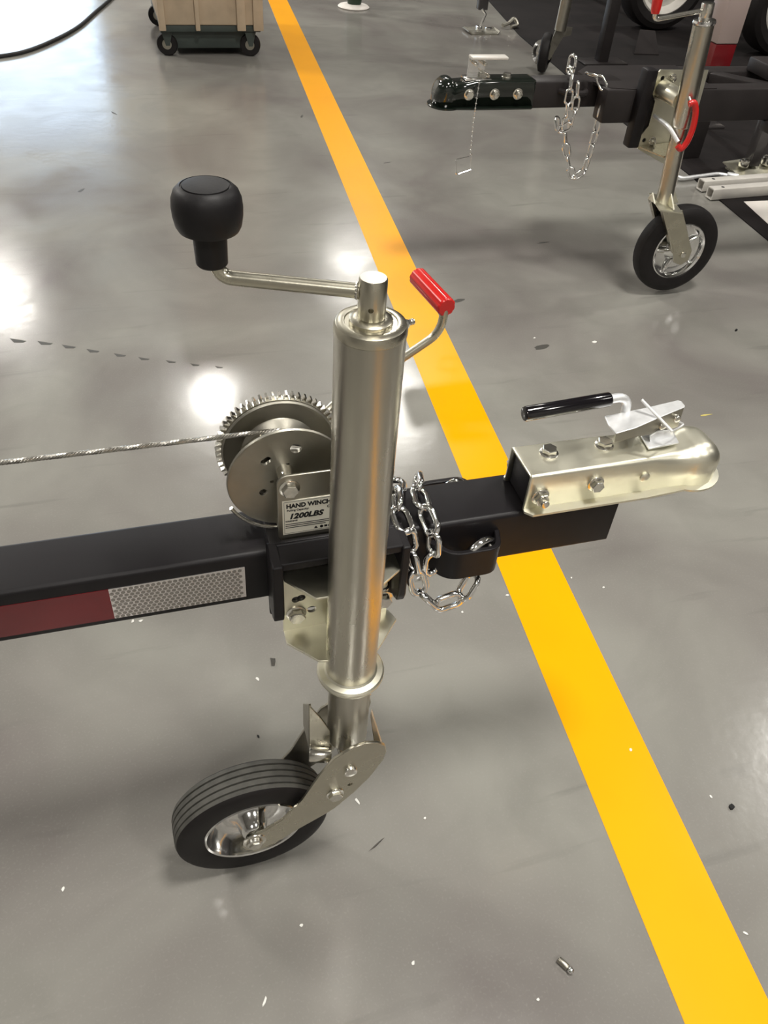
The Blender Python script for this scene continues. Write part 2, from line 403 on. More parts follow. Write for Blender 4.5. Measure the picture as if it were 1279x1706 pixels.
# ================================================================== jack
jk = thing('trailer_jack', 'tall brushed silver trailer jack with crank, black knob and swivel wheel', 'trailer jack', (0, 0, 0))
bm = new()
lathe(bm, [(0, 0.872), (0.0235, 0.8735), (0.0245, 0.8785), (0.0275, 0.8785), (0.0292, 0.876), (0.0298, 0.871), (0.0300, 0.868), (0.0300, 0.405), (0.0270, 0.405), (0.0270, 0.50)], seg=56)
obj('outer_tube', bm, M_TUBE, jk)
bm = new(); lathe(bm, [(0, 0.8780), (0.0215, 0.8782), (0.0222, 0.8792), (0.0262, 0.8794), (0.0292, 0.8780), (0.0306, 0.8745), (0.0306, 0.8700), (0.0298, 0.8690)], seg=48)
obj('end_cap', bm, M_ZINC, jk)
bm = new(); lathe(bm, [(0.0298, 0.4150), (0.0320, 0.4125), (0.0385, 0.4115), (0.0403, 0.4095), (0.0405, 0.4060), (0.0390, 0.4025), (0.0290, 0.4020), (0.0265, 0.404)], seg=48)
obj('collar_ring', bm, M_CREAM, jk)
bm = new(); lathe(bm, [(0.0262, 0.46), (0.0262, 0.266), (0.0245, 0.262), (0.0, 0.262)], seg=48)
obj('inner_tube', bm, M_TUBE, jk)
# crank
bm = new(); lathe(bm, [(0, 0.8775), (0.0180, 0.8778), (0.0178, 0.8812), (0.0160, 0.8822), (0.0125, 0.8830), (0, 0.8830)], seg=32); obj('washer', bm, M_ZINC, jk)
bm = new(); lathe(bm, [(0, 0.8822), (0.0105, 0.8822), (0.0115, 0.884), (0.0115, 0.9155), (0.0105, 0.917), (0, 0.917)], seg=32)
hub = obj('crank_hub', bm, M_ZINC, jk); drill(hub, [((-0.004, -0.011, 0.894), (-0.35, -1, 0), 0.0022, 0.012)])
A0 = V((-0.0095, 0.004, 0.904)); A1 = V((-0.108, 0.043, 0.9045)); A2 = V((-0.1175, 0.0465, 0.925))
bm = new(); tube(bm, fillet([A0, (-0.113, 0.0448, 0.9035), A2], 0.014, 8), 0.0060, 16)
obj('crank_arm', bm, M_ZINC, jk)
bm = new()
for k in range(14):
    t = 2*PI*k/14; d, u, w = frame(A1-A0); c = A0+d*0.002+(u*math.cos(t)+w*math.sin(t))*0.0055
    bmesh.ops.create_icosphere(bm, subdivisions=1, radius=0.0018, matrix=Matrix.Translation(c))
obj('weld_bead', bm, M_BOLT, jk)
K = V((-0.1182, 0.0468, 0))
bm = new(); lathe(bm, [(0, 0.9135), (0.0112, 0.9135), (0.0124, 0.915), (0.0134, 0.9440), (0.0136, 0.9455), (0.0200, 0.9420), (0.0232, 0.9425), (0.0250, 0.946), (0.0263, 0.953), (0.0266, 0.960), (0.0260, 0.966), (0.0240, 0.9712), (0.0205, 0.9745), (0.0188, 0.9752), (0.0186, 0.9745), (0.0175, 0.9745), (0.0172, 0.9755), (0.010, 0.9768), (0, 0.9770)], K, seg=48)
obj('crank_knob', bm, M_KNOB, jk)
bm = new(); cyl(bm, (0.027, 0.010, 0.8655), (0.0385, 0.0145, 0.8655), 0.0022, 10); hexprism(bm, (0.033, 0.0122, 0.8655), (0.0365, 0.0137, 0.8655), 0.0042)
cyl(bm, (0.0385, 0.0145, 0.8655), (0.0425, 0.016, 0.8655), 0.0028, 10, 0.0008)
obj('grease_fitting', bm, M_BOLT, jk)
# swivel mount plates
bm = new(); prism(bm, [(-0.0715, 0.0485, 0.442), (0.0560, 0.0485, 0.442), (0.0560, 0.0485, 0.549), (-0.0715, 0.0485, 0.549)], (0, 0.0040, 0))
mp = obj('mount_plate', bm, M_CREAM, jk)
drill(mp, [((-0.0375, 0.0495, 0.473), (0, 1, 0), 0.0058, 0.03), ((-0.056, 0.0495, 0.495), (0, 1, 0), 0.0052, 0.03), ((-0.050, 0.0495, 0.4965), (0, 1, 0), 0.0052, 0.03)])
up_s = [(-0.0715, 0.0485, 0), (-0.0715, 0.034, 0), (-0.043, 0.000, 0), (-0.0305, 0.0, 0), (-0.0305, -0.002, 0), (0.030, 0.002, 0), (0.064, 0.026, 0), (0.0575, 0.0485, 0)]
bm = new(); prism(bm, [(x, y, 0.545) for x, y, _ in up_s], (0, 0, 0.0035)); obj('mount_shelf', bm, M_CREAM, jk, bevel=0.0006)
lo_s = [(-0.0715, 0.0525, 0), (-0.0715, 0.030, 0), (-0.040, -0.004, 0), (-0.0305, -0.006, 0), (0.030, -0.004, 0), (0.038, 0.004, 0), (0.066, 0.036, 0), (0.060, 0.0525, 0)]
bm = new(); prism(bm, [(x, y, 0.4385) for x, y, _ in lo_s], (0, 0, 0.0035)); obj('mount_shelf', bm, M_CREAM, jk, bevel=0.0006)
bolt_at(jk, (-0.0560, 0.0485, 0.4710), (0, -1, 0), 0.0098, 0.0085)
bolt_at(jk, (0.0500, 0.0485, 0.4710), (0, -1, 0), 0.0098, 0.0085)
# pull pin ring behind the tube
bm = new(); tube(bm, fillet([(-0.046, 0.030, 0.541), (-0.030, 0.022, 0.533), (-0.024, 0.028, 0.541)], 0.006, 5), 0.0022, 8); obj('pull_pin', bm, M_BOLT, jk); bm = new(); tube(bm, fillet([(0.034, 0.030, 0.505), (0.050, 0.034, 0.505), (0.052, 0.045, 0.505)], 0.006, 5), 0.0022, 8)
obj('pull_pin', bm, M_BOLT, jk)
# fork
arm = [(0.0430, 0.2695), (0.0400, 0.2850), (0.0300, 0.2950), (0.0135, 0.3001), (-0.0021, 0.2963), (-0.0270, 0.2782), (-0.0447, 0.2461), (-0.0685, 0.1902), (-0.0962, 0.1479), (-0.1241, 0.1268), (-0.1403, 0.1200), (-0.1500, 0.1110), (-0.1540, 0.0980), (-0.1490, 0.0850), (-0.1380, 0.0780), (-0.1250, 0.0790), (-0.0975, 0.0930), (-0.0801, 0.1077), (-0.0357, 0.1372), (-0.0242, 0.1463), (0.0024, 0.1789), (0.0236, 0.2117), (0.0402, 0.2504)]
AX = V((-0.1365, 0, 0.1083))
for s in (-1, 1):
    bm = new(); y0 = -0.0405 if s < 0 else 0.0360
    prism(bm, [(x, y0, z) for x, z in arm], (0, 0.0045, 0))
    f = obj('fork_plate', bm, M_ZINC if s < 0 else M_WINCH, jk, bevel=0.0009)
    if s < 0: drill(f, [((-0.0035, -0.038, 0.2045), (0, 1, 0), 0.0036, 0.03)])
bm = new(); cyl(bm, (-0.0048, -0.0450, 0.2418), (-0.0048, 0.0450, 0.2418), 0.0092, 28, 0.002); obj('pivot_pin', bm, M_BOLT, jk)
bolt_at(jk, (-0.0240, -0.0405, 0.1890), (0, -1, 0), 0.0098, 0.0060, True)
bm = new(); lathe(bm, [(0.0, -0.0475), (0.0055, -0.0475), (0.0055, 0.048), (0, 0.048)], AX, (0, 1, 0), 20); obj('axle', bm, M_BOLT, jk)
bm = new(); lathe(bm, [(0, 0), (0.0165, 0), (0.0160, 0.0015), (0.0120, 0.0022), (0.0115, 0.0060), (0.0095, 0.0080), (0.0055, 0.0080)], AX+V((0, -0.0405, 0)), (0, -1, 0), 28)
hexprism(bm, AX+V((0, -0.042, 0)), AX+V((0, -0.0505, 0)), 0.0085); obj('axle_nut', bm, M_BOLT, jk)
# gussets between fork and tube
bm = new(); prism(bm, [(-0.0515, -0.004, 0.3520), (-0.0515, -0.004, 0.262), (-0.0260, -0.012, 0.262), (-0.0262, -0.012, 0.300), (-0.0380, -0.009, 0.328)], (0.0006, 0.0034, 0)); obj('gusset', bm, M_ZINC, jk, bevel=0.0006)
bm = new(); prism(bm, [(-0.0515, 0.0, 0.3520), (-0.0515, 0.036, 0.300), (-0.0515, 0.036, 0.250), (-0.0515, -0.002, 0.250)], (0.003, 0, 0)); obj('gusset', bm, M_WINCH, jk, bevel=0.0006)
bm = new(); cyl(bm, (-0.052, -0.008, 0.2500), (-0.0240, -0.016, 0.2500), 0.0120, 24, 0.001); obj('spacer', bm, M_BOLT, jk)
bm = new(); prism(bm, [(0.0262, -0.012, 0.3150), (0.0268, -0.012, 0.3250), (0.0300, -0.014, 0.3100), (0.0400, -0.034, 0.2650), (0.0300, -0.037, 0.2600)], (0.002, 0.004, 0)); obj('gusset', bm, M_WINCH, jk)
bm = new(); cyl(bm, (-0.036, 0.0, 0.170), (-0.034, -0.034, 0.245), 0.0032, 12); obj('brace_rod', bm, M_CHROME, jk); bm = new(); cyl(bm, (0.0262, 0.018, 0.320), (0.0330, 0.020, 0.322), 0.006, 14, 0.001); obj('stop_pin', bm, M_BOLT, jk)
# wheel
WC = V((-0.1355, -0.003, 0.1083)); wax = V((0.02996, -0.99955, 0)); H = 0.0262; R = 0.1083
tp = [(0.0665, 0.021), (0.0685, 0.0235), (0.078, 0.0258), (0.088, H), (0.097, 0.0258), (0.1030, 0.0238), (0.1058, 0.0212)]
tread = [(0.1058, 0.0212)]
gx = [0.0150, 0.0055, -0.0040, -0.0135]
for g in gx:
    tread += [(R-(0.0004+g*g*1.8), g+0.0014), (R-0.0038, g+0.0009), (R-0.0038, g-0.0009), (R-(0.0004+g*g*1.8), g-0.0014)]
tread += [(0.1058, -0.0212)]
bm = new(); lathe(bm, tp + [(R-0.0045, 0.018), (R-0.0045, -0.018)] + [(r, -h) for r, h in tp[::-1]] + [(0.0665, -0.012), (0.0665, 0.012)], WC, wax, 72, close=True)
ty = obj('tyre', bm, M_RUBBER, jk)
bm = new(); lathe(bm, tread, WC, wax, 72); o = obj('tread', bm, M_TREAD, ty, ang=25); o['label'] = 'dusty grey ribbed tread band'
bm = new()
lathe(bm, [(0.0665, 0.010), (0.0672, 0.0205), (0.0690, 0.0235), (0.0676, 0.0252), (0.0652, 0.0240), (0.0630, 0.0190), (0.0600, 0.0080), (0.0520, -0.0010), (0.0400, -0.0035), (0.0300, 0.0010), (0.0230, 0.0080), (0.0190, 0.0200), (0.0160, 0.0275), (0.0125, 0.0300), (0.0, 0.0300)], WC, wax, 64)
lathe(bm, [(0.0665, -0.010), (0.0690, -0.0235), (0.0652, -0.0240), (0.0600, -0.008), (0.040, -0.006), (0.019, -0.02), (0.0125, -0.030), (0, -0.03)], WC, wax, 64)
obj('rim', bm, M_CHROME, jk)

# ================================================================== winch
wn = thing('hand_winch', 'grey steel hand winch with toothed gear and wire cable on the black beam', 'winch', (-0.01, 0.10, 0.583))
zb = 0.5835
def wplate(y, x1, name, m, hole=False):
    bm = new()
    r = 0.010; pts = [(-0.0716, y, zb+0.004)]
    for k in range(6):
        t = PI - PI/2*k/5; pts.append((-0.0616+0.010*math.cos(t), y, 0.6640+0.010*math.sin(t)))
    pts += [(x1, y, 0.6740), (x1, y, zb), (-0.0675, y, zb)]
    prism(bm, pts, (0, 0.003, 0)); return obj(name, bm, m, wn, bevel=0.0008)
wplate(0.060, 0.046, 'side_plate', M_WINCH); wplate(0.158, 0.046, 'side_plate', M_WINCH)
bm = new(); box(bm, (-0.0690, 0.060, zb), (0.046, 0.161, zb+0.003)); obj('base_plate', bm, M_WINCH, wn)
DC = V((-0.0555, 0, 0.6490)); RF = 0.0645
bm = new(); lathe(bm, [(0, 0.085), (0.020, 0.085), (RF-0.004, 0.0855), (RF-0.001, 0.0845), (RF, 0.0865), (RF-0.001, 0.0885), (RF-0.006, 0.0888), (0, 0.0888)], DC, (0, 1, 0), 72)
fl = obj('drum_flange', bm, M_WINCH, wn)
w0 = wloc(wn)
def HL(x, z, r): return (V((x, 0.087, z))-w0, (0, 1, 0), r, 0.03)
drill(fl, [HL(-0.0465, 0.6880, 0.0062), HL(-0.0556, 0.6682, 0.0022), HL(-0.0727, 0.6475, 0.0020), HL(-0.0821, 0.6340, 0.0045), HL(-0.0795, 0.6750, 0.0040), HL(-0.0760, 0.6775, 0.0040)])
bm = new(); lathe(bm, [(0.0, 0.0885), (0.022, 0.0885), (0.022, 0.118), (0.030, 0.128), (0.041, 0.1345), (0.042, 0.1365), (0, 0.1365)], DC, (0, 1, 0), 48); obj('drum', bm, M_WINCH, wn)
bm = new(); lathe(bm, [(0, 0.1360), (0.058, 0.1360), (0.0615, 0.1348), (0.0630, 0.1365), (0.0620, 0.1395), (0, 0.1395)], DC, (0, 1, 0), 72); obj('drum_flange', bm, M_WINCH, wn)
bm = new(); NT = 60; pts = []
for k in range(NT):
    for (f, r) in ((0.0, 0.0630), (0.22, 0.0633), (0.36, 0.0688), (0.64, 0.0688), (0.78, 0.0633)):
        t = 2*PI*(k+f)/NT; pts.append((DC.x+r*math.cos(t), 0.1400, DC.z+r*math.sin(t)))
prism(bm, pts, (0, 0.0075, 0)); obj('gear', bm, M_BOLT, wn)
bm = new(); lathe(bm, [(0, 0.062), (0.0085, 0.062), (0.0092, 0.085), (0, 0.085)], (-0.0587, 0, 0.6605), (0, 1, 0), 28); obj('drum_shaft', bm, M_BOLT, wn)
bolt_at(wn, (-0.0587, 0.0600, 0.6575), (0, -1, 0), 0.0088, 0.0060, True, tw=0.1)
# guard strap around the flange
bm = new()
ps = [(DC.x+0.0685*math.cos(t), 0.0830, DC.z+0.0685*math.sin(t)) for t in [math.radians(a) for a in range(205, 262, 4)]]
tube(bm, ps, 0.0022, 8); obj('guard_wire', bm, M_BOLT, wn)
# cable: windings then the run to the left
bm = new(); pts = []
for k in range(0, 24*7+1):
    t = k/24*2*PI; pts.append((DC.x+0.0335*math.sin(t)*1.0, 0.092+0.0044*k/24, DC.z+0.0335*math.cos(t)))
tube(bm, pts, 0.0022, 8)
pts = []
for k in range(0, 24*3+5):
    t = k/24*2*PI; pts.append((DC.x+0.0378*math.sin(t), 0.098+0.0044*k/24, DC.z+0.0378*math.cos(t)))
tube(bm, pts, 0.0022, 8)
obj('cable_coil', bm, M_STEELW, wn)
bm = new(); a = V((-0.0560, 0.120, 0.6870)); b = V((-0.75, 0.120, 0.6890)); n = 420
for s in range(6):
    pts = []
    for k in range(n+1):
        t = k/n; ph = 2*PI*s/6 + t*(b-a).length/0.020*2*PI
        pts.append(a.lerp(b, t)+V((0, math.cos(ph), math.sin(ph)))*0.00175)
    tube(bm, pts, 0.00105, 5)
cyl(bm, a, b, 0.0012, 6)
obj('cable', bm, M_STEELW, wn)
bm = new(); box(bm, (-0.098, 0.117, 0.660), (-0.070, 0.126, 0.675), 0.001, Matrix.Translation((-0.084, 0.12, 0.668)) @ Matrix.Rotation(-0.7, 4, 'Y') @ Matrix.Translation((0.084, -0.12, -0.668))); obj('cable_clamp', bm, M_WINCH, wn)
# winch crank on the far side with a red grip
bm = new(); tube(bm, fillet([(-0.01, 0.165, 0.640), (0.0135, 0.200, 0.6491), (0.108, 0.200, 0.7120), (0.1440, 0.200, 0.7370), (0.1465, 0.200, 0.7690), (0.1455, 0.215, 0.7710)], 0.020, 8), 0.0050, 14)
cyl(bm, (0.030, 0.12, 0.632), (-0.016, 0.170, 0.640), 0.005, 12)
obj('winch_crank', bm, M_ZINC, wn)
bm = new(); ga, gb = V((0.1470, 0.1960, 0.7700)), V((0.1370, 0.2740, 0.7700)); d, u, w = frame(gb-ga)
pts = []
N = 60; Lg = (gb-ga).length
rings = []
for (h, sc) in ((0, 0.86), (0.002, 1.0), (Lg-0.002, 0.98), (Lg, 0.82)):
    rings.append([bm.verts.new(ga+d*h+(u*math.cos(2*PI*k/N)+w*math.sin(2*PI*k/N))*0.0112*sc*(1.0-0.05*(1 if k % 6 < 2 else 0))) for k in range(N)])
for A, B in zip(rings, rings[1:]):
    for k in range(N): bm.faces.new((A[k], A[(k+1) % N], B[(k+1) % N], B[k]))
bm.faces.new(rings[0][::-1]); bm.faces.new(rings[-1]); o = obj('crank_grip', bm, M_RED, wn); o['label'] = 'ribbed red plastic grip'
# label plate
bm = new(); box(bm, (-0.0668, 0.0592, 0.5920), (-0.0085, 0.0600, 0.6405)); lab = obj('label_plate', bm, M_LABEL, wn, smooth=False); lab['label'] = 'cream rating label with black lettering'
yl = 0.0591
bm = new()
for (x0, z0, x1, z1) in ((-0.0652, 0.5935, -0.0100, 0.5938), (-0.0652, 0.6387, -0.0100, 0.6390), (-0.0652, 0.5935, -0.0649, 0.6390), (-0.0103, 0.5935, -0.0100, 0.6390)):
    box(bm, (x0, yl-0.0001, z0), (x1, yl+0.0002, z1))
obj('border_line', bm, M_INK, lab, smooth=False)
lettering('lettering', 'HAND WINCH', 0.0080, (-0.0628, yl, 0.6302), lab, M_INK, bold=0.00038, xs=0.90)
lettering('lettering', 'Pulling Capacity:', 0.0036, (-0.0622, yl, 0.6255), lab, M_INK, bold=0.00008)
lettering('lettering', 'CE', 0.0048, (-0.0190, yl, 0.6240), lab, M_INK, bold=0.0001)
lettering('lettering', '1200LBS', 0.0100, (-0.0605, yl, 0.6145), lab, M_INK, bold=0.00045, shear=0.25, xs=1.05)
lettering('lettering', 'WARNING', 0.0027, (-0.0640, yl, 0.6104), lab, M_INK, bold=0.0001)
bm = new()
for k, (x1) in enumerate((-0.014, -0.012, -0.020)): box(bm, (-0.0640, yl-0.0001, 0.6065-k*0.0026), (x1, yl+0.0002, 0.6074-k*0.0026))
obj('small_print', bm, M_INK, lab, smooth=False)
bm = new()
prism(bm, [(-0.0330, yl, 0.5955), (-0.0285, yl, 0.5955), (-0.03075, yl, 0.5990)], (0, 0.0002, 0)); lathe(bm, [(0, 0), (0.0019, 0), (0.0019, -0.0002), (0, -0.0002)], (-0.0245, yl, 0.5972), (0, 1, 0), 16)
box(bm, (-0.0215, yl, 0.5957), (-0.0180, yl+0.0002, 0.5986)); box(bm, (-0.0170, yl, 0.5957), (-0.0135, yl+0.0002, 0.5986)); obj('pictogram', bm, M_INK, lab, smooth=False)

# ================================================================== coupler builder (local: open end at x=0, nose towards +x, z=0 at flange)
def coupler_body(parent, m, L=0.272):
    bm = new()
    hw, H, ft = 0.0290, 0.0530, 0.0030
    # stations: x, half width, top height, corner radius
    st = [(0.0, hw, H, 0.004), (0.004, hw, H, 0.004), (0.10, hw, H, 0.005), (0.165, hw, H-0.001, 0.007), (0.185, hw*0.98, H-0.004, 0.012)]
    cx, rr = 0.2360, 0.0345
    for k in range(0, 11):
        a = -0.62 + (PI/2+0.62)*k/10
        s = math.sin(a); c = max(math.cos(a), 0.04)
        st.append((cx+rr*s*0.98, rr*(c**0.75), 0.010+0.0450*(c**0.8), 0.022*max(c, 0.15)))
    rings = []; NS = 8
    for (x, w, h, r) in st:
        r = min(r, w*0.95, h*0.9); ring = [(-w, 0.0)]
        for k in range(NS+1):
            t = PI - PI/2*k/NS; ring.append((-w+r+r*math.cos(t), h-r+r*math.sin(t)))
        for k in range(NS+1):
            t = PI/2 - PI/2*k/NS; ring.append((w-r+r*math.cos(t), h-r+r*math.sin(t)))
        ring.append((w, 0.0)); rings.append([bm.verts.new((x, y, z)) for y, z in ring])
    for A, B in zip(rings, rings[1:]):
        for k in range(len(A)-1): bm.faces.new((A[k], A[k+1], B[k+1], B[k]))
    bm.faces.new(rings[-1][::-1])
    o = obj('coupler_shell', bm, m, parent, local=True, ang=50)
    sm = o.modifiers.new('thick', 'SOLIDIFY'); sm.thickness = 0.0028; sm.offset = -1
    # flared lip
    fo = 0.0125; bm = new(); inner, outer = [], []
    for x in [0.0, 0.003, 0.008, 0.03, 0.10, 0.16]:
        inner.append((x, hw-0.001)); k = min(1.0, 0.35+x/0.008*0.65) if x < 0.008 else 1.0; outer.append((x, hw-0.001+fo*k))
    for k in range(0, 15):
        a = -0.5+(PI/2+0.5)*k/14
        inner.append((cx+(rr-0.001)*math.sin(a), (rr-0.003)*math.cos(a))); outer.append((cx+(rr+0.0095)*math.sin(a), (rr+0.0075)*math.cos(a)))
    pi_ = inner + [(x, -y) for x, y in inner[-2::-1]]; po = outer + [(x, -y) for x, y in outer[-2::-1]]
    n = len(pi_)
    def lay(z, P): return [bm.verts.new((x, y, z)) for x, y in P]
    A, B = lay(0.0, pi_), lay(-0.0008, po); A2, B2 = lay(0.0032, pi_), lay(0.0022, po)
    for P, Q in ((A, B), (A2, B2), (A, A2), (B, B2)):
        for k in range(n-1): bm.faces.new((P[k], P[k+1], Q[k+1], Q[k]))
    bm.faces.new((A[0], B[0], B2[0], A2[0])); bm.faces.new((A[-1], B[-1], B2[-1], A2[-1]))
    obj('coupler_lip', bm, m, parent, local=True)
    return o
CZ = 0.5715
cp = thing('ball_coupler', 'pale gold zinc ball coupler with black lever grip bolted on the beam end', 'trailer coupler', (0.2195, 0.0885, CZ))
coupler_body(cp, M_CREAM)
bm = new(); box(bm, (0.2235, 0.0630, CZ+0.0006), (0.392, 0.1140, 0.6205), 0.003); tb = obj('tongue_block', bm, M_BLACK, cp); tb['label'] = 'black inner block seen at the open end'
for (x, y) in ((0.2580, 0.0960), (0.3310, 0.0960)):
    bolt_at(cp, (x, y, CZ+0.0528), (0, 0, 1), 0.0092, 0.0068, True, tw=0.35)
bolt_at(cp, (0.2375, 0.0596, 0.5915), (0, -1, 0), 0.0090, 0.0070, True, stud=0.0075, name='nut')
bolt_at(cp, (0.3080, 0.0596, 0.5990), (0, -1, 0), 0.0085, 0.0070, True)
bm = new(); lathe(bm, [(0, -0.002), (0.0065, -0.002), (0.0065, 0.0015), (0.0050, 0.0028), (0.0020, 0.0034), (0, 0.0034)], (0.3745, 0.0596, 0.5975), (0, -1, 0), 24); obj('rivet', bm, M_CREAM, cp)
bolt_at(cp, (0.2290, 0.1175, 0.5950), (0, 1, 0), 0.0080, 0.0065, True)
# latch: trigger channel, pivot tab, pin, lever
def Z(x): return 0.6480+(x-0.336)*0.155
bm = new()
top = [(0.3370, 0.1200), (0.3340, 0.1040), (0.3345, 0.0855), (0.3600, 0.0865), (0.3900, 0.0925), (0.4300, 0.0995), (0.4325, 0.1020), (0.4330, 0.1120), (0.4300, 0.1150), (0.3900, 0.1160)]
prism(bm, [(x, y, Z(x)) for x, y in top], (0, 0, 0.0022))
fr = [(0.3345, 0.0855), (0.3600, 0.0865), (0.3900, 0.0925), (0.4300, 0.0995)]
sk = [0.011, 0.011, 0.020, 0.026]
pts = [V((x, y, Z(x)+0.002)) for x, y in fr] + [V((x, y-0.0015, Z(x)-s)) for (x, y), s in list(zip(fr, sk))[::-1]]
obj('latch_trigger', bm, M_SATIN, cp, bevel=0.0008)  # ceiling shine put into the colour: top whiter than its own skirt
bm = new(); prism(bm, pts, (0, 0.0022, 0)); o = obj('latch_skirt', bm, M_WINCH, cp, bevel=0.0006)  # same piece as the trigger, greyer colour standing for its dimmer front
bm = new(); prism(bm, [V((x, 0.1145, z)) for x, z in ((0.385, Z(0.385)), (0.430, Z(0.43)), (0.430, Z(0.43)-0.024), (0.395, Z(0.395)-0.02))], (0, 0.0022, 0))
obj('latch_skirt', bm, M_WINCH, cp, bevel=0.0006)
bm = new()
prism(bm, [(0.3960, 0.089, 0.6420), (0.4180, 0.091, 0.6380), (0.4260, 0.092, 0.6250), (0.3900, 0.088, 0.6240), (0.3860, 0.088, 0.6360)], (0, 0.0025, 0))
prism(bm, [(0.3870, 0.110, 0.6440), (0.4260, 0.112, 0.6440), (0.4260, 0.112, 0.6240), (0.3870, 0.110, 0.6240)], (0, 0.0025, 0))
prism(bm, [(0.3800, 0.0760, 0.6255), (0.4250, 0.0810, 0.6240), (0.4330, 0.1130, 0.6230), (0.3860, 0.1130, 0.6240)], (0, 0, 0.0025))
obj('latch_bracket', bm, M_SATIN, cp, bevel=0.0008)
for (rx, ry, rz) in ((0.4205, 0.0965, 0.6530), (0.4000, 0.0925, 0.6480)):
    bm = new(); cyl(bm, (rx, 0.1180, rz), (rx, ry-0.0045, rz), 0.0048, 18, 0.0012); obj('latch_rivet', bm, M_BOLT, cp)
bm = new(); tube(bm, [(0.3770, 0.1140, 0.6730), (0.4040, 0.0760, 0.6500)], 0.0019, 10); tube(bm, fillet([(0.4040, 0.0760, 0.6500), (0.4230, 0.0880, 0.6440), (0.4330, 0.0930, 0.6440), (0.4220, 0.0940, 0.6500)], 0.003, 4), 0.0011, 8)
obj('safety_pin', bm, M_SATIN, cp)
bm = new(); tube(bm, fillet([(0.3250, 0.1190, 0.6750), (0.3640, 0.1215, 0.6750), (0.3660, 0.1205, 0.6360)], 0.020, 8), 0.0056, 16); obj('lever_rod', bm, M_SATIN, cp)
bm = new(); g0, g1 = V((0.2223, 0.1115, 0.6750)), V((0.3370, 0.1197, 0.6750)); cyl(bm, g0, g1, 0.0088, 28, 0.0026); o = obj('lever_grip', bm, M_GRIPB, cp); o['label'] = 'glossy black vinyl lever grip'

# ================================================================== chains
def link_mesh(name, L, Wd, r, m, seg=8):
    bm = new(); rr = Wd/2-r; s = L/2-r-rr; pts = []
    for k in range(9): t = -PI/2+PI*k/8; pts.append((s+rr*math.cos(t), rr*math.sin(t), 0))
    for k in range(9): t = PI/2+PI*k/8; pts.append((-s+rr*math.cos(t), rr*math.sin(t), 0))
    tube(bm, pts, r, seg, closed=True)
    bmesh.ops.recalc_face_normals(bm, faces=bm.faces)
    me = bpy.data.meshes.new(name); bm.to_mesh(me); bm.free(); me.materials.append(m); me.shade_smooth(); return me
def resample(pts, step):
    pts = spline(pts, 14); out = [pts[0]]; acc = 0.0; prev = pts[0]
    for p in pts[1:]:
        while (p-out[-1]).length >= step:
            a, b = prev, p
            for _ in range(20):
                mid = (a+b)/2
                if (mid-out[-1]).length < step: a = mid
                else: b = mid
            out.append(b.copy()); prev = b
        prev = p
    return out
def chain(parent, path, L, Wd, r, m, roll0=0.0, ref=(0, 0, 1)):
    me = link_mesh('link', L, Wd, r, m); P = resample(path, L-2*r-r*0.3); P0 = wloc(parent)
    for i in range(len(P)-1):
        a, b = P[i], P[i+1]; d = (b-a).normalized()
        q = d.to_track_quat('X', 'Z') if abs(d.z) < 0.9 else Matrix((d, V((0, 1, 0)).cross(d).normalized().cross(d)*1.0, d.cross(V((0, 1, 0)).cross(d).normalized().cross(d)))).transposed().to_quaternion()
        q = q @ Quaternion((1, 0, 0), roll0+(PI/2 if i % 2 else 0)+random.uniform(-0.25, 0.25))
        o = bpy.data.objects.new('link', me); C.objects.link(o); o.parent = parent; o.location = (a+b)/2-P0
        o.rotation_mode = 'QUATERNION'; o.rotation_quaternion = q
sc = thing('safety_chain', 'bright steel safety chain wrapped around the black beam beside the jack', 'chain', (0.11, 0.045, 0.48))
pathA = [(0.1640, 0.0420, 0.4920), (0.1560, 0.0330, 0.4780), (0.1300, 0.0300, 0.4580), (0.1080, 0.0320, 0.4620), (0.0920, 0.0360, 0.4850), (0.0830, 0.0450, 0.5250), (0.0750, 0.0480, 0.5600), (0.0700, 0.0500, 0.5820),
         (0.0680, 0.0720, 0.5860), (0.0740, 0.1020, 0.5840), (0.0830, 0.1300, 0.5840), (0.0880, 0.1440, 0.5660), (0.0900, 0.1460, 0.5200), (0.0920, 0.1420, 0.4860), (0.0980, 0.1000, 0.4780), (0.1040, 0.0600, 0.4800),
         (0.1070, 0.0460, 0.5050), (0.1060, 0.0470, 0.5500), (0.1020, 0.0500, 0.5820), (0.0990, 0.0740, 0.5850), (0.1020, 0.1000, 0.5840), (0.1080, 0.1260, 0.5840), (0.1140, 0.1440, 0.5660), (0.1160, 0.1460, 0.5300)]
chain(sc, pathA, 0.0420, 0.0262, 0.0040, M_CHROME, 0.35)
me = link_mesh('link', 0.060, 0.050, 0.0052, M_CHROME)
o = bpy.data.objects.new('shackle', me); C.objects.link(o); o.parent = sc; o.location = V((0.1640, 0.0440, 0.5250))-wloc(sc)
o.rotation_euler = (0.15, PI/2+0.10, -1.05)
o = bpy.data.objects.new('shackle', me); C.objects.link(o); o.parent = sc; o.location = V((0.1660, 0.1500, 0.5240))-wloc(sc); o.rotation_euler = (-0.1, PI/2, -1.3)

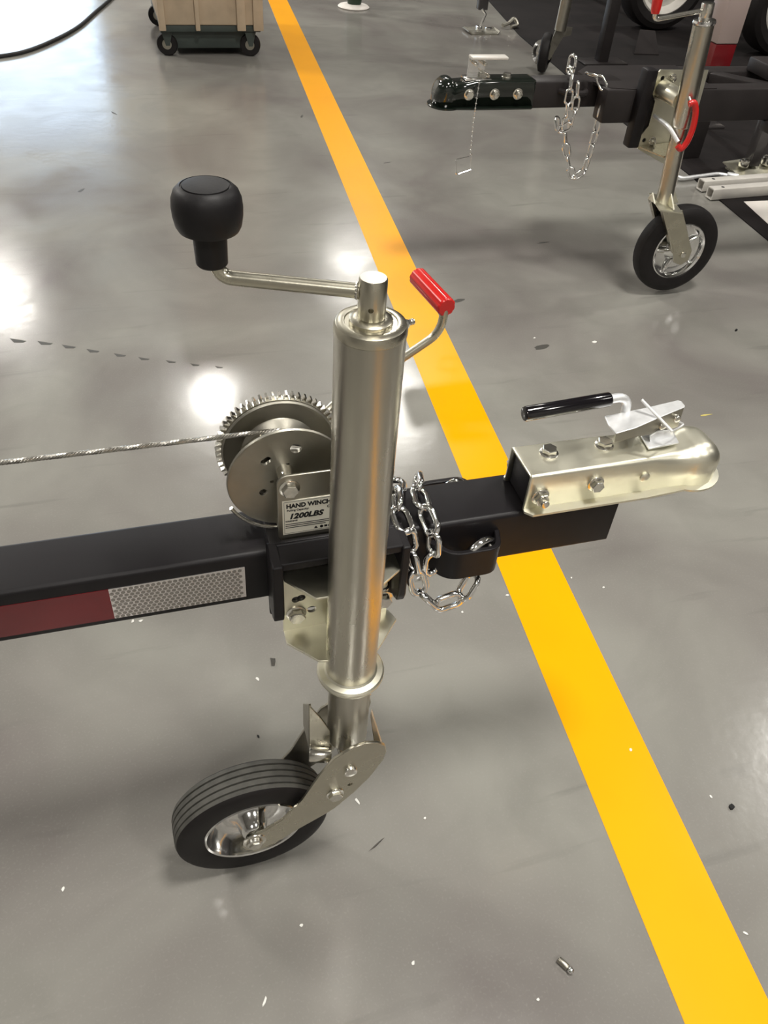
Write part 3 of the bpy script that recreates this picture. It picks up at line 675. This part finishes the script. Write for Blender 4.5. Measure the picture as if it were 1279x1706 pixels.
# ================================================================== floor debris
def chip(x, y, L, w, h, a, m, label, cat='debris', group=None, name='paint_chip'):
    bm = new(); rr = random.Random(int(abs(x*1000)+abs(y*777))); pts = []
    for k in range(7):
        t = 2*PI*k/7; j = rr.uniform(0.55, 1.15); px, py = math.cos(t)*L/2*j, math.sin(t)*w/2*j
        pts.append((px*math.cos(a)-py*math.sin(a), px*math.sin(a)+py*math.cos(a), 0.0))
    prism(bm, pts, (0, 0, h)); o = obj(name, bm, m, None, smooth=False); o.location = (x, y, 0.0)
    return tag(o, label, cat, group)
G = 'small white chips scattered on the floor'; LW = 'tiny white paint chip lying on the bare grey floor'
for (x, y, L, w, a) in [(-0.155, -0.2076, .016, .004, .9), (-.4084, .0066, .008, .005, 1.2), (-.0891, -.1271, .007, .005, 0.2), (.0495, -.2143, .007, .005, .8), (.7, 1.62, .016, .010, .2), (1.0696, 1.2479, .016, .012, .2), (.4369, .3845, .008, .006, .3), (.3326, .3636, .008, .006, 1), (.5109, .0096, .007, .005, 1), (.5867, .40, .006, .005, 1), (-.08, .30, .010, .006, 2), (.68, .80, .008, .005, 1), (.13, -.02, .005, .004, 1), (.9, 1.3, .010, .006, .5), (.02, .15, .007, .004, .5), (-.27, .48, .009, .006, 0.2), (-.285, .482, .009, .006, 1.2), (.64, .36, .006, .005, .4), (.2, -.3, .005, .004, .1), (.08, -.34, .005, .004, .1), (.60, -.1, .007, .004, 1.8), (.53, -.30, .009, .004, 2.2)]:
    chip(x, y, L, w, 0.0012, a, M_CHIP, LW, 'chip', G)
chip(-0.0469, 0.3304, 0.022, 0.012, 0.003, 1.4, M_CHROME, 'crumpled silvery scrap on the floor left of the jack collar', 'scrap', name='foil_scrap')
chip(0.0445, -0.0420, 0.034, 0.004, 0.0012, 0.5, M_CHROME, 'thin silvery sliver on the floor right of the jack wheel', 'scrap', name='metal_sliver')
chip(0.0342, 0.0337, 0.014, 0.005, 0.001, 2.0, M_CHIP, 'pale wedge-shaped scrap just right of the jack fork', 'scrap', name='paint_scrap')
chip(0.6231, -0.1245, 0.011, 0.009, 0.004, 0.3, M_HOLE, 'small black crumb on the floor right of the yellow line', 'crumb', name='rubber_crumb')
chip(-0.0983, 0.1857, 0.008, 0.003, 0.002, 1.9, M_HOLE, 'tiny black crumb on the floor above the jack wheel', 'crumb', name='rubber_crumb')
chip(1.5464, 1.2313, 0.014, 0.010, 0.004, 0.4, M_HOLE, 'small dark crumb on the floor at the right edge of the picture', 'crumb', name='rubber_crumb')
chip(1.2000, 0.8560, 0.036, 0.007, 0.001, 0.0, mat('dried_yellow_paint', (0.62, 0.52, 0.16), 0.5), 'small yellow paint flake on the floor beyond the coupler nose', 'flake', name='paint_flake')
sp = thing('metal_clip', 'small bent metal clip lying on the floor left of the yellow line', 'clip', (0.2529, -0.2719, 0))
bm = new(); cyl(bm, (0.247, -0.262, 0.0045), (0.2555, -0.276, 0.0045), 0.0045, 12, 0.001); obj('clip_barrel', bm, M_WINCH, sp)
bm = new(); bmesh.ops.create_uvsphere(bm, u_segments=12, v_segments=8, radius=0.0050, matrix=Matrix.Translation((0.2575, -0.2800, 0.0050))); obj('clip_head', bm, M_CHROME, sp)

# ================================================================== cart with casters at the top of the picture
ct = thing('rolling_cart', 'tall tan ribbed crate on a dark green caster base', 'cart', (0.34, 4.6, 0))
bm = new(); box(bm, (0.080, 4.262, 0.150), (0.606, 5.04, 2.05), 0.01); obj('crate_body', bm, M_CART, ct)
for (x0, x1) in ((0.078, 0.112), (0.262, 0.285), (0.475, 0.520), (0.560, 0.612)):
    bm = new(); box(bm, (x0, 4.245, 0.128), (x1, 4.266, 2.05), 0.004); obj('batten', bm, M_CART, ct)
bm = new(); box(bm, (0.13, 4.30, 0.035), (0.55, 5.0, 0.130), 0.008); box(bm, (0.085, 4.27, 0.118), (0.60, 5.03, 0.150), 0.004); obj('base_frame', bm, M_CARTG, ct)
for (x, y) in ((0.115, 4.33), (0.545, 4.31), (0.115, 4.95), (0.545, 4.93)):
    bm = new(); lathe(bm, [(0.020, -0.017), (0.050, -0.017), (0.0545, -0.010), (0.0545, 0.010), (0.050, 0.017), (0.020, 0.017)], (x, y-0.01, 0.0545), (0.25, 1, 0), 28); w = obj('caster', bm, M_RUBBER, ct)
    bm = new(); lathe(bm, [(0, -0.0185), (0.024, -0.0185), (0.026, 0.0), (0.024, 0.0185), (0, 0.0185)], (x, y-0.01, 0.0545), (0.25, 1, 0), 20); obj('caster_hub', bm, M_WINCH, w)
    bm = new(); box(bm, (x-0.03, y-0.030, 0.108), (x+0.03, y+0.03, 0.119), 0.002); prism(bm, [(x-0.028, y-0.036, 0.115), (x+0.028, y-0.036, 0.115), (x+0.01, y-0.036, 0.05), (x-0.01, y-0.036, 0.05)], (0, 0.003, 0)); obj('caster_fork', bm, M_CARTG, w)
# floor cable
bm = new(); tube(bm, spline([(-1.10, 4.15, 0.008), (-0.90, 4.20, 0.008), (-0.7128, 4.2795, 0.008), (-0.5889, 4.3758, 0.008), (-0.4599, 4.5838, 0.008), (-0.3349, 4.8628, 0.008), (-0.2286, 5.2304, 0.008), (-0.1294, 5.5789, 0.008), (-0.02, 6.0, 0.008)], 8), 0.0095, 10)
tag(obj('power_cable', bm, M_CABLE), 'black power cable curving over the floor left of the cart', 'cable')
# ring with a dark green bottle foot at the top
rg = thing('round_stand', 'white round disc with a dark green stub at the top edge of the picture', 'foot pad', (1.41, 5.43, 0))
bm = new(); lathe(bm, [(0, 0), (0.10, 0), (0.105, 0.006), (0.095, 0.014), (0.05, 0.018), (0, 0.018)], (1.41, 5.44, 0), seg=36); obj('disc', bm, M_PAPER, rg)
bm = new(); lathe(bm, [(0, 0.018), (0.045, 0.018), (0.05, 0.05), (0.06, 0.12), (0.055, 0.30), (0, 0.30)], (1.42, 5.46, 0), seg=24); obj('stub', bm, M_GREEN, rg)

# ================================================================== display area at the back right
bm = new(); prism(bm, [(2.055, -1.0, 0), (2.060, 1.788, 0), (2.117, 2.440, 0), (2.174, 3.361, 0), (2.234, 3.993, 0), (2.30, 4.710, 0), (2.471, 5.704, 0), (2.62, 6.6, 0), (2.9, 9.5, 0), (9.0, 9.5, 0), (9.0, -1.0, 0)], (0, 0, 0.004))
tag(obj('floor_mat', bm, M_MAT, smooth=False), 'dark grey floor mat under the trailers at the right', 'mat')

# rear trailer frame
ZR = 0.575
rf = thing('trailer_chassis', 'dark grey welded trailer frame behind the jack at top right', 'trailer frame', (1.6, 1.7, 0.48))
def bar(p, q, w, h, name='rail', m=M_FRAME, bev=0.006, parent=None):
    p, q = V(p), V(q); d = (q-p); L = d.length; X = d.normalized(); Zz = V((0, 0, 1)); Y = Zz.cross(X).normalized(); Zz = X.cross(Y)
    mt = Matrix((X, Y, Zz)).transposed().to_4x4(); mt.translation = (p+q)/2
    bm = new(); box(bm, (-L/2, -w/2, -h/2), (L/2, w/2, h/2), bev, mt); return obj(name, bm, m, parent or rf)
bar((0.940, 1.735, 0.542), (1.24, 1.735, 0.542), 0.070, 0.070, 'tongue_tube')
bar((1.15, 1.655, ZR-0.045), (2.9, 1.610, ZR-0.045), 0.060, 0.090)
bar((1.22, 1.830, ZR-0.045), (2.9, 1.790, ZR-0.045), 0.060, 0.090)
bm = new(); prism(bm, [(1.140, 1.700, ZR-0.006), (1.165, 1.640, ZR-0.006), (1.230, 1.626, ZR-0.006), (1.50, 1.62, ZR-0.006), (1.50, 1.855, ZR-0.006), (1.20, 1.86, ZR-0.006), (1.140, 1.80, ZR-0.006)], (0, 0, 0.0075)); obj('top_plate', bm, M_FRAME, rf)
bar((1.60, 1.80, ZR-0.040), (1.76, 1.62, ZR-0.040), 0.050, 0.075, 'cross_member')
bar((2.05, 1.80, ZR-0.045), (2.05, 1.62, ZR-0.045), 0.060, 0.085, 'cross_member')
bar((1.70, 1.60, 0.470), (2.8, 1.56, 0.470), 0.060, 0.030, 'step_bar')
bm = new(); box(bm, (1.72, 1.69, ZR), (1.95, 1.80, ZR+0.040), 0.006); o = obj('hinge_box', bm, M_FRAME, rf)
bm = new(); box(bm, (1.238, 1.590, 0.425), (1.274, 1.628, 0.634), 0.006); box(bm, (1.270, 1.606, 0.43), (1.44, 1.628, 0.628), 0.003); obj('jack_bracket', bm, M_BLACK, rf)
for s in (-1, 1):
    bm = new(); path = fillet([(1.04, 1.735+s*0.034, 0), (1.055, 1.735+s*0.062, 0), (1.11, 1.735+s*0.062, 0), (1.12, 1.735+s*0.034, 0)], 0.014, 5)
    tube(bm, [V((p.x, p.y, 0.553)) for p in path], 0.008, 10); obj('chain_loop', bm, M_FRAME, rf)
# rear coupler
rc = thing('ball_coupler', 'glossy black ball coupler with raised silver latch bar at the back', 'trailer coupler', (0.962, 1.735, 0.511), rot=(0, 0, PI-0.02))
cb = coupler_body(rc, M_GLOSSB)
for ch in rc.children: ch.scale = (1.08, 1.22, 1.32)
def rb(x, y, z, d, **k):
    o = obj('bolt', hexbolt_bm(0.0120, 0.009, True, k.get('stud', 0.0)), M_BOLT, rc, local=True); o.location = (x, y, z); o.rotation_mode = 'QUATERNION'; o.rotation_quaternion = qto(d, 0.3)
for x in (0.075, 0.165-0.02): rb(x, -0.004, 0.0695, (0, 0, 1))
for x in (0.020+0.03, 0.120): rb(x, 0.0345, 0.036, (0, 1, 0), stud=0.006)
rb(0.196, 0.0345, 0.036, (0, 1, 0))
bm = new(); box(bm, (0.085, -0.016, 0.117), (0.192, 0.016, 0.124), 0.002); obj('latch_handle', bm, M_WHITE, rc, local=True)
bm = new(); box(bm, (0.170, -0.012, 0.066), (0.190, -0.009, 0.119)); box(bm, (0.142, -0.012, 0.070), (0.192, -0.010, 0.118)); box(bm, (0.130, -0.022, 0.066), (0.205, 0.022, 0.0715), 0.001)
obj('latch_bracket', bm, M_CHROME, rc, local=True)
bm = new()
for x in (0.150, 0.176): cyl(bm, (x, -0.016, 0.105), (x, 0.014, 0.105), 0.005, 12, 0.001)
cyl(bm, (0.142, -0.02, 0.08), (0.142, 0.03, 0.08), 0.004, 10, 0.001); obj('latch_rivet', bm, M_BOLT, rc, local=True)
# bead chain and square pin hanging from it
bc = thing('pin_chain', 'thin bead chain with a square wire pin hanging from the black coupler', 'chain', (0.778, 1.680, 0.40))
bm = new(); tube(bm, spline([(0.785, 1.690, 0.586), (0.779, 1.680, 0.52), (0.779, 1.680, 0.463), (0.783, 1.680, 0.389)], 6), 0.0010, 6); obj('cord', bm, M_CHROME, bc)
bmb = new(); bmesh.ops.create_icosphere(bmb, subdivisions=1, radius=0.0034); bead = None
pp = resample([(0.785, 1.690, 0.580), (0.779, 1.680, 0.52), (0.779, 1.680, 0.463), (0.783, 1.680, 0.389)], 0.0125)
for i, p in enumerate(pp):
    if bead is None: bead = obj('bead', bmb, M_CHROME, bc, local=True); bead.location = p-wloc(bc)
    else: copy(bead, bc, p)
bm = new(); tube(bm, fillet([(0.788, 1.680, 0.388), (0.740, 1.680, 0.380), (0.744, 1.680, 0.345), (0.748, 1.680, 0.337), (0.790, 1.680, 0.349)], 0.004, 3), 0.0021, 8); tube(bm, [(0.787, 1.680, 0.395), (0.787, 1.680, 0.345)], 0.0014, 6); obj('square_pin', bm, M_CHROME, bc)
# rear safety chains
rs = thing('safety_chain', 'long bright safety chain hanging in a loop from the rear tongue', 'chain', (1.09, 1.66, 0.35))
chain(rs, [(1.080, 1.735, 0.600), (1.060, 1.700, 0.612), (1.050, 1.662, 0.600), (1.047, 1.655, 0.560), (1.050, 1.655, 0.519), (1.061, 1.655, 0.446), (1.088, 1.655, 0.372), (1.120, 1.655, 0.318), (1.133, 1.655, 0.306), (1.148, 1.655, 0.335), (1.156, 1.655, 0.418), (1.159, 1.655, 0.501), (1.158, 1.655, 0.560), (1.148, 1.668, 0.592), (1.118, 1.690, 0.598), (1.088, 1.715, 0.603)], 0.046, 0.026, 0.0036, M_CHROME, 0.4)
me = link_mesh('link', 0.060, 0.036, 0.0050, M_CHROME); o = bpy.data.objects.new('shackle', me); C.objects.link(o); o.parent = rs; o.location = V((1.078, 1.730, 0.612))-wloc(rs); o.rotation_euler = (0.2, PI/2, 0.5)
r2 = thing('safety_chain', 'short bright chain strand looped against the rear tongue inside the long one', 'chain', (1.04, 1.67, 0.45))
chain(r2, [(1.064, 1.650, 0.590), (1.070, 1.648, 0.540), (1.072, 1.648, 0.490), (1.060, 1.648, 0.462), (1.042, 1.655, 0.455), (1.030, 1.665, 0.475), (1.034, 1.68, 0.505)], 0.046, 0.026, 0.0036, M_CHROME, 0.2)

# rear jack (built upright, leaning slightly)
RJ = V((1.375, 1.500, 0.0)); lean = math.radians(-5.1)
rj = thing('trailer_jack', 'silver trailer jack with red crank knob and black wheel at the back right', 'trailer jack', RJ, rot=(0, lean, 0))
def rl(bmx, name, m, par=None, **k): return obj(name, bmx, m, par or rj, local=True, **k)
r0 = 0.0270
bm = new(); lathe(bm, [(0, 0.770), (r0-0.004, 0.770), (r0, 0.766), (r0, 0.520), (r0-0.002, 0.516), (0, 0.516)], seg=40); rl(bm, 'outer_tube', M_TUBE)
bm = new(); lathe(bm, [(0, 0.60), (0.0240, 0.60), (0.0240, 0.300), (0, 0.300)], seg=40); rl(bm, 'inner_tube', M_TUBE)
bm = new(); lathe(bm, [(0, 0.770), (0.0285, 0.769), (0.0300, 0.773), (0.0285, 0.778), (0.018, 0.781), (0, 0.781)], seg=36); rl(bm, 'end_cap', M_CHROME)
bm = new(); cyl(bm, (0, 0, 0.780), (0, 0, 0.816), 0.0165, 28, 0.0015); rl(bm, 'crank_hub', M_BOLT)
bm = new(); tube(bm, fillet([(-0.012, 0, 0.799), (-0.150, -0.006, 0.792), (-0.152, -0.006, 0.825)], 0.010, 5), 0.0062, 12); rl(bm, 'crank_arm', M_BOLT)
bm = new(); lathe(bm, [(0, 0.806), (0.010, 0.806), (0.012, 0.815), (0.014, 0.85), (0.013, 0.885), (0, 0.888)], (-0.152, -0.006, 0), seg=24); o = rl(bm, 'crank_knob', M_RED); o['label'] = 'red plastic crank knob'
# mount plate, pivot tube
bm = new(); pl = [(-0.0600, 0.4275), (0.0457, 0.3670), (0.110, 0.440), (0.1188, 0.6213), (-0.0350, 0.6375), (-0.0412, 0.6300), (-0.0440, 0.5750), (-0.0330, 0.5550), (-0.0380, 0.4900), (-0.0570, 0.4650), (-0.0618, 0.4363)]
prism(bm, [(x, 0.100, z) for x, z in pl], (0, 0.004, 0)); mpb = rl(bm, 'mount_plate', M_CREAM); drill(mpb, [((-0.024, 0.10, 0.615), (0, 1, 0), 0.006, 0.03), ((-0.044, 0.10, 0.450), (0, 1, 0), 0.006, 0.03)])
def rbolt(x, y, z, r=0.010):
    o = obj('bolt', hexbolt_bm(r, 0.008, True, 0.004), M_BOLT, rj, local=True); o.location = (x, y, z); o.rotation_mode = 'QUATERNION'; o.rotation_quaternion = qto((0, -1, 0), 0.3)
rbolt(0.006, 0.099, 0.612); rbolt(-0.018, 0.099, 0.445); rbolt(0.075, 0.099, 0.605)
bm = new(); cyl(bm, (-0.022, 0.098, 0.590), (-0.006, 0.022, 0.580), 0.024, 28, 0.002); rl(bm, 'pivot_tube', M_CREAM)
bm = new(); prism(bm, [(-0.045, 0.098, 0.570), (-0.015, 0.020, 0.570), (0.020, 0.018, 0.570), (0.085, 0.098, 0.570)], (0, 0, -0.004)); rl(bm, 'mount_shelf', M_ZINC)
bm = new(); prism(bm, [(-0.058, 0.098, 0.435), (-0.022, 0.018, 0.430), (0.020, 0.018, 0.430), (0.095, 0.098, 0.435)], (0, 0, -0.004)); rl(bm, 'mount_shelf', M_ZINC)
bm = new(); tube(bm, fillet([(-0.032, 0.09, 0.520), (-0.036, 0.0, 0.518), (-0.022, -0.035, 0.488)], 0.02, 5), 0.0060, 10); rl(bm, 'pull_pin', M_SATIN)
bm = new(); tube(bm, fillet([(-0.01, -0.02, 0.60), (-0.010, -0.035, 0.59), (-0.010, -0.038, 0.580)], 0.01, 4), 0.005, 10); rl(bm, 'handle_stud', M_BOLT)
bm = new(); tube(bm, spline([(-0.018, -0.040, 0.588), (-0.004, -0.042, 0.590), (0.006, -0.044, 0.565), (0.007, -0.046, 0.525), (-0.001, -0.046, 0.490), (-0.014, -0.044, 0.472), (-0.024, -0.040, 0.480)], 6), 0.0085, 12); o = rl(bm, 'pull_handle', M_RED); o['label'] = 'curved red vinyl pull handle'
# fork and wheel
bm = new(); prism(bm, [(-0.050, -0.060, 0.305), (0.030, -0.060, 0.285), (0.055, 0.050, 0.285), (-0.02, 0.055, 0.305)], (0, 0, 0.004)); rl(bm, 'fork_crown', M_CREAM)
bm = new(); prism(bm, [(-0.045, -0.020, 0.310), (-0.045, 0.020, 0.310), (-0.047, 0.0, 0.335)], (0.004, 0, 0)); rl(bm, 'gusset', M_CREAM); bm = new(); prism(bm, [(0.0, -0.055, 0.300), (0.0, -0.024, 0.300), (0.0, -0.024, 0.335)], (0.004, 0, 0)); rl(bm, 'gusset', M_CREAM); bm = new(); prism(bm, [(0.030, 0.0, 0.295), (0.052, 0.0, 0.290), (0.026, 0.0, 0.335)], (0, 0.004, 0)); rl(bm, 'gusset', M_CREAM)
RH = V((0.078, 0.0, 0.142))
for s in (-1, 1):
    bm = new(); y = s*0.043
    prism(bm, [(-0.030, y-0.002, 0.300), (0.040, y-0.002, 0.288), (0.108, y-0.002, 0.150), (0.104, y-0.002, 0.118), (0.080, y-0.002, 0.106), (0.052, y-0.002, 0.120), (0.040, y-0.002, 0.165)], (0, 0.004, 0))
    prism(bm, [(-0.030, y, 0.300), (-0.022, y, 0.300), (0.050, y, 0.150), (0.042, y, 0.150)], (0, -s*0.018, 0))
    rl(bm, 'fork_plate', M_ZINC, bevel=0.001)
bm = new(); cyl(bm, (RH.x, -0.050, RH.z), (RH.x, 0.050, RH.z), 0.009, 18, 0.001); rl(bm, 'axle', M_BOLT)
bm = new(); Rr = 0.137; H = 0.028
lathe(bm, [(0.086, 0.020), (0.090, 0.026), (0.107, H+0.002), (0.124, 0.027), (Rr-0.003, 0.019), (Rr, 0.008), (Rr, -0.008), (Rr-0.003, -0.019), (0.124, -0.027), (0.107, -H-0.002), (0.090, -0.026), (0.086, -0.020)], RH, (0, 1, 0), 56, close=True); rl(bm, 'tyre', M_RUBBER)
bm = new(); lathe(bm, [(0.086, 0.02), (0.089, 0.0245), (0.086, 0.026), (0.080, 0.022), (0.076, 0.010), (0.060, 0.004), (0.040, 0.004), (0.030, 0.014), (0.018, 0.028), (0, 0.028)], RH, (0, -1, 0), 48)
lathe(bm, [(0.086, -0.02), (0.086, -0.026), (0.076, -0.010), (0.040, -0.004), (0.018, -0.028), (0, -0.028)], RH, (0, -1, 0), 48); rl(bm, 'rim', M_CHROME)
for k in range(5):
    t = 2*PI*k/5+0.5; bm = new(); d = V((math.cos(t), 0, math.sin(t))); cyl(bm, RH+d*0.030+V((0, -0.012, 0)), RH+d*0.078+V((0, -0.010, 0)), 0.0065, 10, 0.002, 0.004); rl(bm, 'spoke', M_CHROME)

# square white tubes, sheet, wrench, drop foot on the mat
for i, (x0, y0, z0, lb) in enumerate(((2.060, 2.262, 0.004, 'white square steel tube on the mat, the rear of two'), (2.050, 2.178, 0.004, 'white square steel tube on the mat, the front of two'))):
    t = thing('square_tube', lb, 'steel tube', (x0, y0, 0.004), 'pair of white square tubes', rot=(0, 0, 0.045))
    bm = new(); po = rrect(-0.021, 0, 0.021, 0.042, 0.003, 2); pi_ = rrect(-0.017, 0.004, 0.017, 0.038, 0.002, 2); hollow(bm, 0.0, 1.0, po, pi_); ob = obj('tube_body', bm, M_WHITE, t, local=True)
    bm = new(); lathe(bm, [(0, 0), (0.007, 0), (0.007, 0.0004), (0, 0.0004)], (0.055, 0.0, 0.042), seg=14); obj('pin_hole_shade', bm, M_HOLE, t, local=True)  # black disc laid on top for the dark of an uncut hole
bm = new(); prism(bm, [(2.183, 2.126, 0.0045), (3.0, 2.10, 0.0045), (3.0, 1.55, 0.0045), (2.155, 1.90, 0.0045), (2.150, 1.915, 0.0045)], (0, 0, 0.0010)); tag(obj('paper_sheet', bm, M_PAPER, smooth=False), 'white sheet lying on the mat at the right edge', 'sheet')
bm = new(); tube(bm, fillet([(2.000, 2.395, 0.022), (2.035, 2.360, 0.014), (2.230, 2.392, 0.014), (2.275, 2.362, 0.014)], 0.015, 5), 0.0085, 10); cyl(bm, (2.262, 2.372, 0.0165), (2.300, 2.344, 0.0165), 0.0125, 14, 0.002)
tag(obj('crank_rod', bm, M_SATIN), 'bent chrome crank rod lying on the mat beside the rear jack', 'rod')
df = thing('drop_foot', 'zinc foot plate with a smoky upright leg at the right edge', 'jack stand', (2.42, 2.43, 0.004))
bm = new(); prism(bm, [(2.300, 2.470, 0.030), (2.325, 2.375, 0.006), (2.62, 2.375, 0.006), (2.62, 2.490, 0.030), (2.40, 2.490, 0.030)], (0, 0, 0.004)); prism(bm, [(2.325, 2.375, 0.004), (2.62, 2.375, 0.004), (2.62, 2.375, 0.010), (2.325, 2.375, 0.010)], (0, 0.1, 0)); obj('foot_plate', bm, M_CREAM, df)
bm = new(); box(bm, (2.395, 2.41, 0.03), (2.445, 2.46, 0.30), 0.004); obj('leg', bm, M_CLEAR, df)
bm = new(); cyl(bm, (2.37, 2.42, 0.030), (2.37, 2.42, 0.058), 0.022, 16, 0.003); obj('foot_nut', bm, M_BOLT, df); bm = new(); cyl(bm, (2.50, 2.43, 0.030), (2.50, 2.43, 0.062), 0.028, 16, 0.003); obj('foot_nut', bm, M_BOLT, df)
bm = new(); box(bm, (2.40, 2.41, 0.300), (2.44, 2.46, 0.330), 0.003); obj('red_cap', bm, M_REDTAPE, df)
f2 = thing('drop_foot', 'small flat steel foot on the mat just behind the rear jack tube', 'jack stand', (2.54, 2.99, 0.004))
bm = new(); box(bm, (2.44, 2.955, 0.004), (2.64, 3.04, 0.016), 0.003); obj('foot_plate', bm, M_CLEAR, f2)
bm = new(); box(bm, (2.52, 2.97, 0.016), (2.56, 3.02, 0.42), 0.003); obj('leg', bm, M_FRAME, f2)

# reflective post
ps_ = thing('marker_post', 'square upright post with white upper tape and red lower tape', 'post', (2.235, 2.62, 0.0))
bm = new(); box(bm, (2.185, 2.60, 0.004), (2.275, 2.69, 1.15), 0.004); obj('post', bm, M_FRAME, ps_)
bm = new(); box(bm, (2.181, 2.596, 0.335), (2.279, 2.694, 0.455), 0.003); o = obj('tape_band', bm, M_REDTAPE, ps_); o['label'] = 'dark red reflective tape'
bm = new(); box(bm, (2.180, 2.595, 0.458), (2.280, 2.695, 0.640), 0.003); o = obj('tape_band', bm, mat('pinkish_white_tape', (0.34, 0.27, 0.25), 0.35), ps_); o['label'] = 'pinkish white reflective tape'

# trailer wheels at the top
pt = thing('parked_trailer', 'dark parked trailer with big black tyres at the top right', 'trailer', (3.6, 4.8, 0.004))
def road_wheel(cx, cy, R_, label):
    t = bpy.data.objects.new('wheel', None); C.objects.link(t); t.parent = pt; t.location = V((cx, cy, 0.004))-wloc(pt); t['label'] = label; O = V((0, 0, R_))
    bm = new(); lathe(bm, [(R_*0.66, 0.055), (R_*0.70, 0.075), (R_*0.85, 0.088), (R_*0.96, 0.076), (R_, 0.055), (R_, -0.055), (R_*0.96, -0.076), (R_*0.85, -0.088), (R_*0.70, -0.075), (R_*0.66, -0.055)], O, (0, 1, 0), 56, close=True); obj('tyre', bm, M_RUBBER, t, local=True)
    bm = new(); lathe(bm, [(R_*0.66, 0.05), (R_*0.69, 0.072), (R_*0.66, 0.078), (R_*0.62, 0.06), (R_*0.55, 0.03), (R_*0.35, 0.045), (R_*0.2, 0.05), (R_*0.18, 0.08), (0, 0.08)], O, (0, -1, 0), 48); obj('rim', bm, M_WHITE, t, local=True)
    for k in range(5):
        a = 2*PI*k/5+0.3; bm = new(); p = O+V((math.cos(a), 0, math.sin(a)))*R_*0.28; cyl(bm, p+V((0, -0.045, 0)), p+V((0, -0.062, 0)), 0.012, 6); obj('wheel_nut', bm, M_CHROME, t, local=True)
road_wheel(3.35, 4.90, 0.29, 'black tyre with pale rim'); road_wheel(3.84, 4.25, 0.29, 'black tyre with grey rim')
bar((3.35, 5.01, 0.30), (3.35, 6.2, 0.30), 0.06, 0.06, 'axle_beam', M_FRAME, 0.006, pt); bar((3.84, 4.36, 0.30), (3.84, 6.2, 0.30), 0.06, 0.06, 'axle_beam', M_FRAME, 0.006, pt)
bar((2.9, 5.3, 0.66), (5.2, 5.3, 0.66), 0.08, 0.12, 'side_rail', M_FRAME, 0.006, pt)

# second jack far back
j2 = thing('trailer_jack', 'dim grey jack with small caster wheel standing far back on the mat', 'trailer jack', (2.09, 3.90, 0.0))
bm = new(); cyl(bm, (2.135, 3.87, 0.22), (2.16, 3.87, 1.0), 0.030, 24); obj('tube', bm, M_WINCH, j2)
bm = new(); lathe(bm, [(0.03, 0.022), (0.07, 0.028), (0.092, 0.02), (0.098, 0.0), (0.092, -0.02), (0.07, -0.028), (0.03, -0.022)], (2.095, 3.92, 0.102), (0.85, -0.52, 0), 36); obj('tyre', bm, M_RUBBER, j2)
bm = new(); lathe(bm, [(0, 0.018), (0.03, 0.024), (0.05, 0.012), (0.066, 0.027)], (2.095, 3.92, 0.102), (-0.85, -0.52, 0), 28); obj('rim', bm, M_CHROME, j2)
bm = new(); prism(bm, [(2.070, 3.86, 0.09), (2.100, 3.86, 0.08), (2.155, 3.86, 0.19), (2.200, 3.86, 0.20), (2.200, 3.86, 0.235), (2.110, 3.86, 0.245)], (0, 0.004, 0)); obj('fork_plate', bm, M_WINCH, j2)
# far feet
def far_foot(x, y, label):
    t = thing('floor_stand', label, 'jack stand', (x, y, 0))
    bm = new(); prism(bm, [(x-0.10, y-0.05, 0.012), (x-0.08, y-0.07, 0.0), (x+0.09, y-0.07, 0.0), (x+0.11, y-0.05, 0.012), (x+0.11, y+0.06, 0.012), (x-0.10, y+0.06, 0.012)], (0, 0, 0.006)); obj('foot_plate', bm, M_WINCH, t)
    bm = new(); tube(bm, [(x-0.02, y, 0.0), (x+0.02, y, 0.10), (x-0.01, y, 0.13)], 0.008, 8); box(bm, (x-0.03, y-0.02, 0.010), (x+0.0, y+0.02, 0.035), 0.003); box(bm, (x+0.03, y-0.02, 0.010), (x+0.07, y+0.01, 0.028), 0.003); obj('hinge', bm, M_CHROME, t)
    bm = new(); box(bm, (x-0.03, y+0.0, 0.12), (x+0.03, y+0.05, 0.9), 0.004); obj('leg', bm, M_CLEAR, t)
far_foot(2.07, 4.80, 'steel foot plate with bent hinge rod at the mat edge far back')
bm = new(); tube(bm, spline([(2.25, 4.88, 0.02), (2.30, 4.90, 0.03), (2.34, 4.92, 0.05), (2.36, 4.90, 0.02), (2.31, 4.88, 0.012)], 5), 0.012, 8); tag(obj('wire_clip', bm, M_WINCH), 'small bent wire clip beside the far steel foot plate', 'clip')
bm = new(); prism(bm, [(2.86, 4.26, 0.004), (3.02, 4.24, 0.004), (3.07, 4.42, 0.09), (2.98, 4.45, 0.09)], (0, 0, 0.006)); tag(obj('wheel_chock', bm, M_FRAME), 'dark tilted plate lying on the mat behind the rear tongue', 'plate')
# dark support column with a red top, far back
t = thing('floor_stand', 'slim dark support leg with red top at the upper right', 'jack stand', (2.55, 4.1, 0))
bm = new(); box(bm, (2.53, 4.08, 0.01), (2.59, 4.14, 0.42), 0.004); obj('leg', bm, M_FRAME, t)
bm = new(); box(bm, (2.528, 4.078, 0.42), (2.592, 4.142, 0.60), 0.004); obj('red_sleeve', bm, M_REDTAPE, t)
bm = new(); box(bm, (2.42, 4.04, 0.004), (2.70, 4.18, 0.012), 0.002); obj('foot_plate', bm, M_FRAME, t)
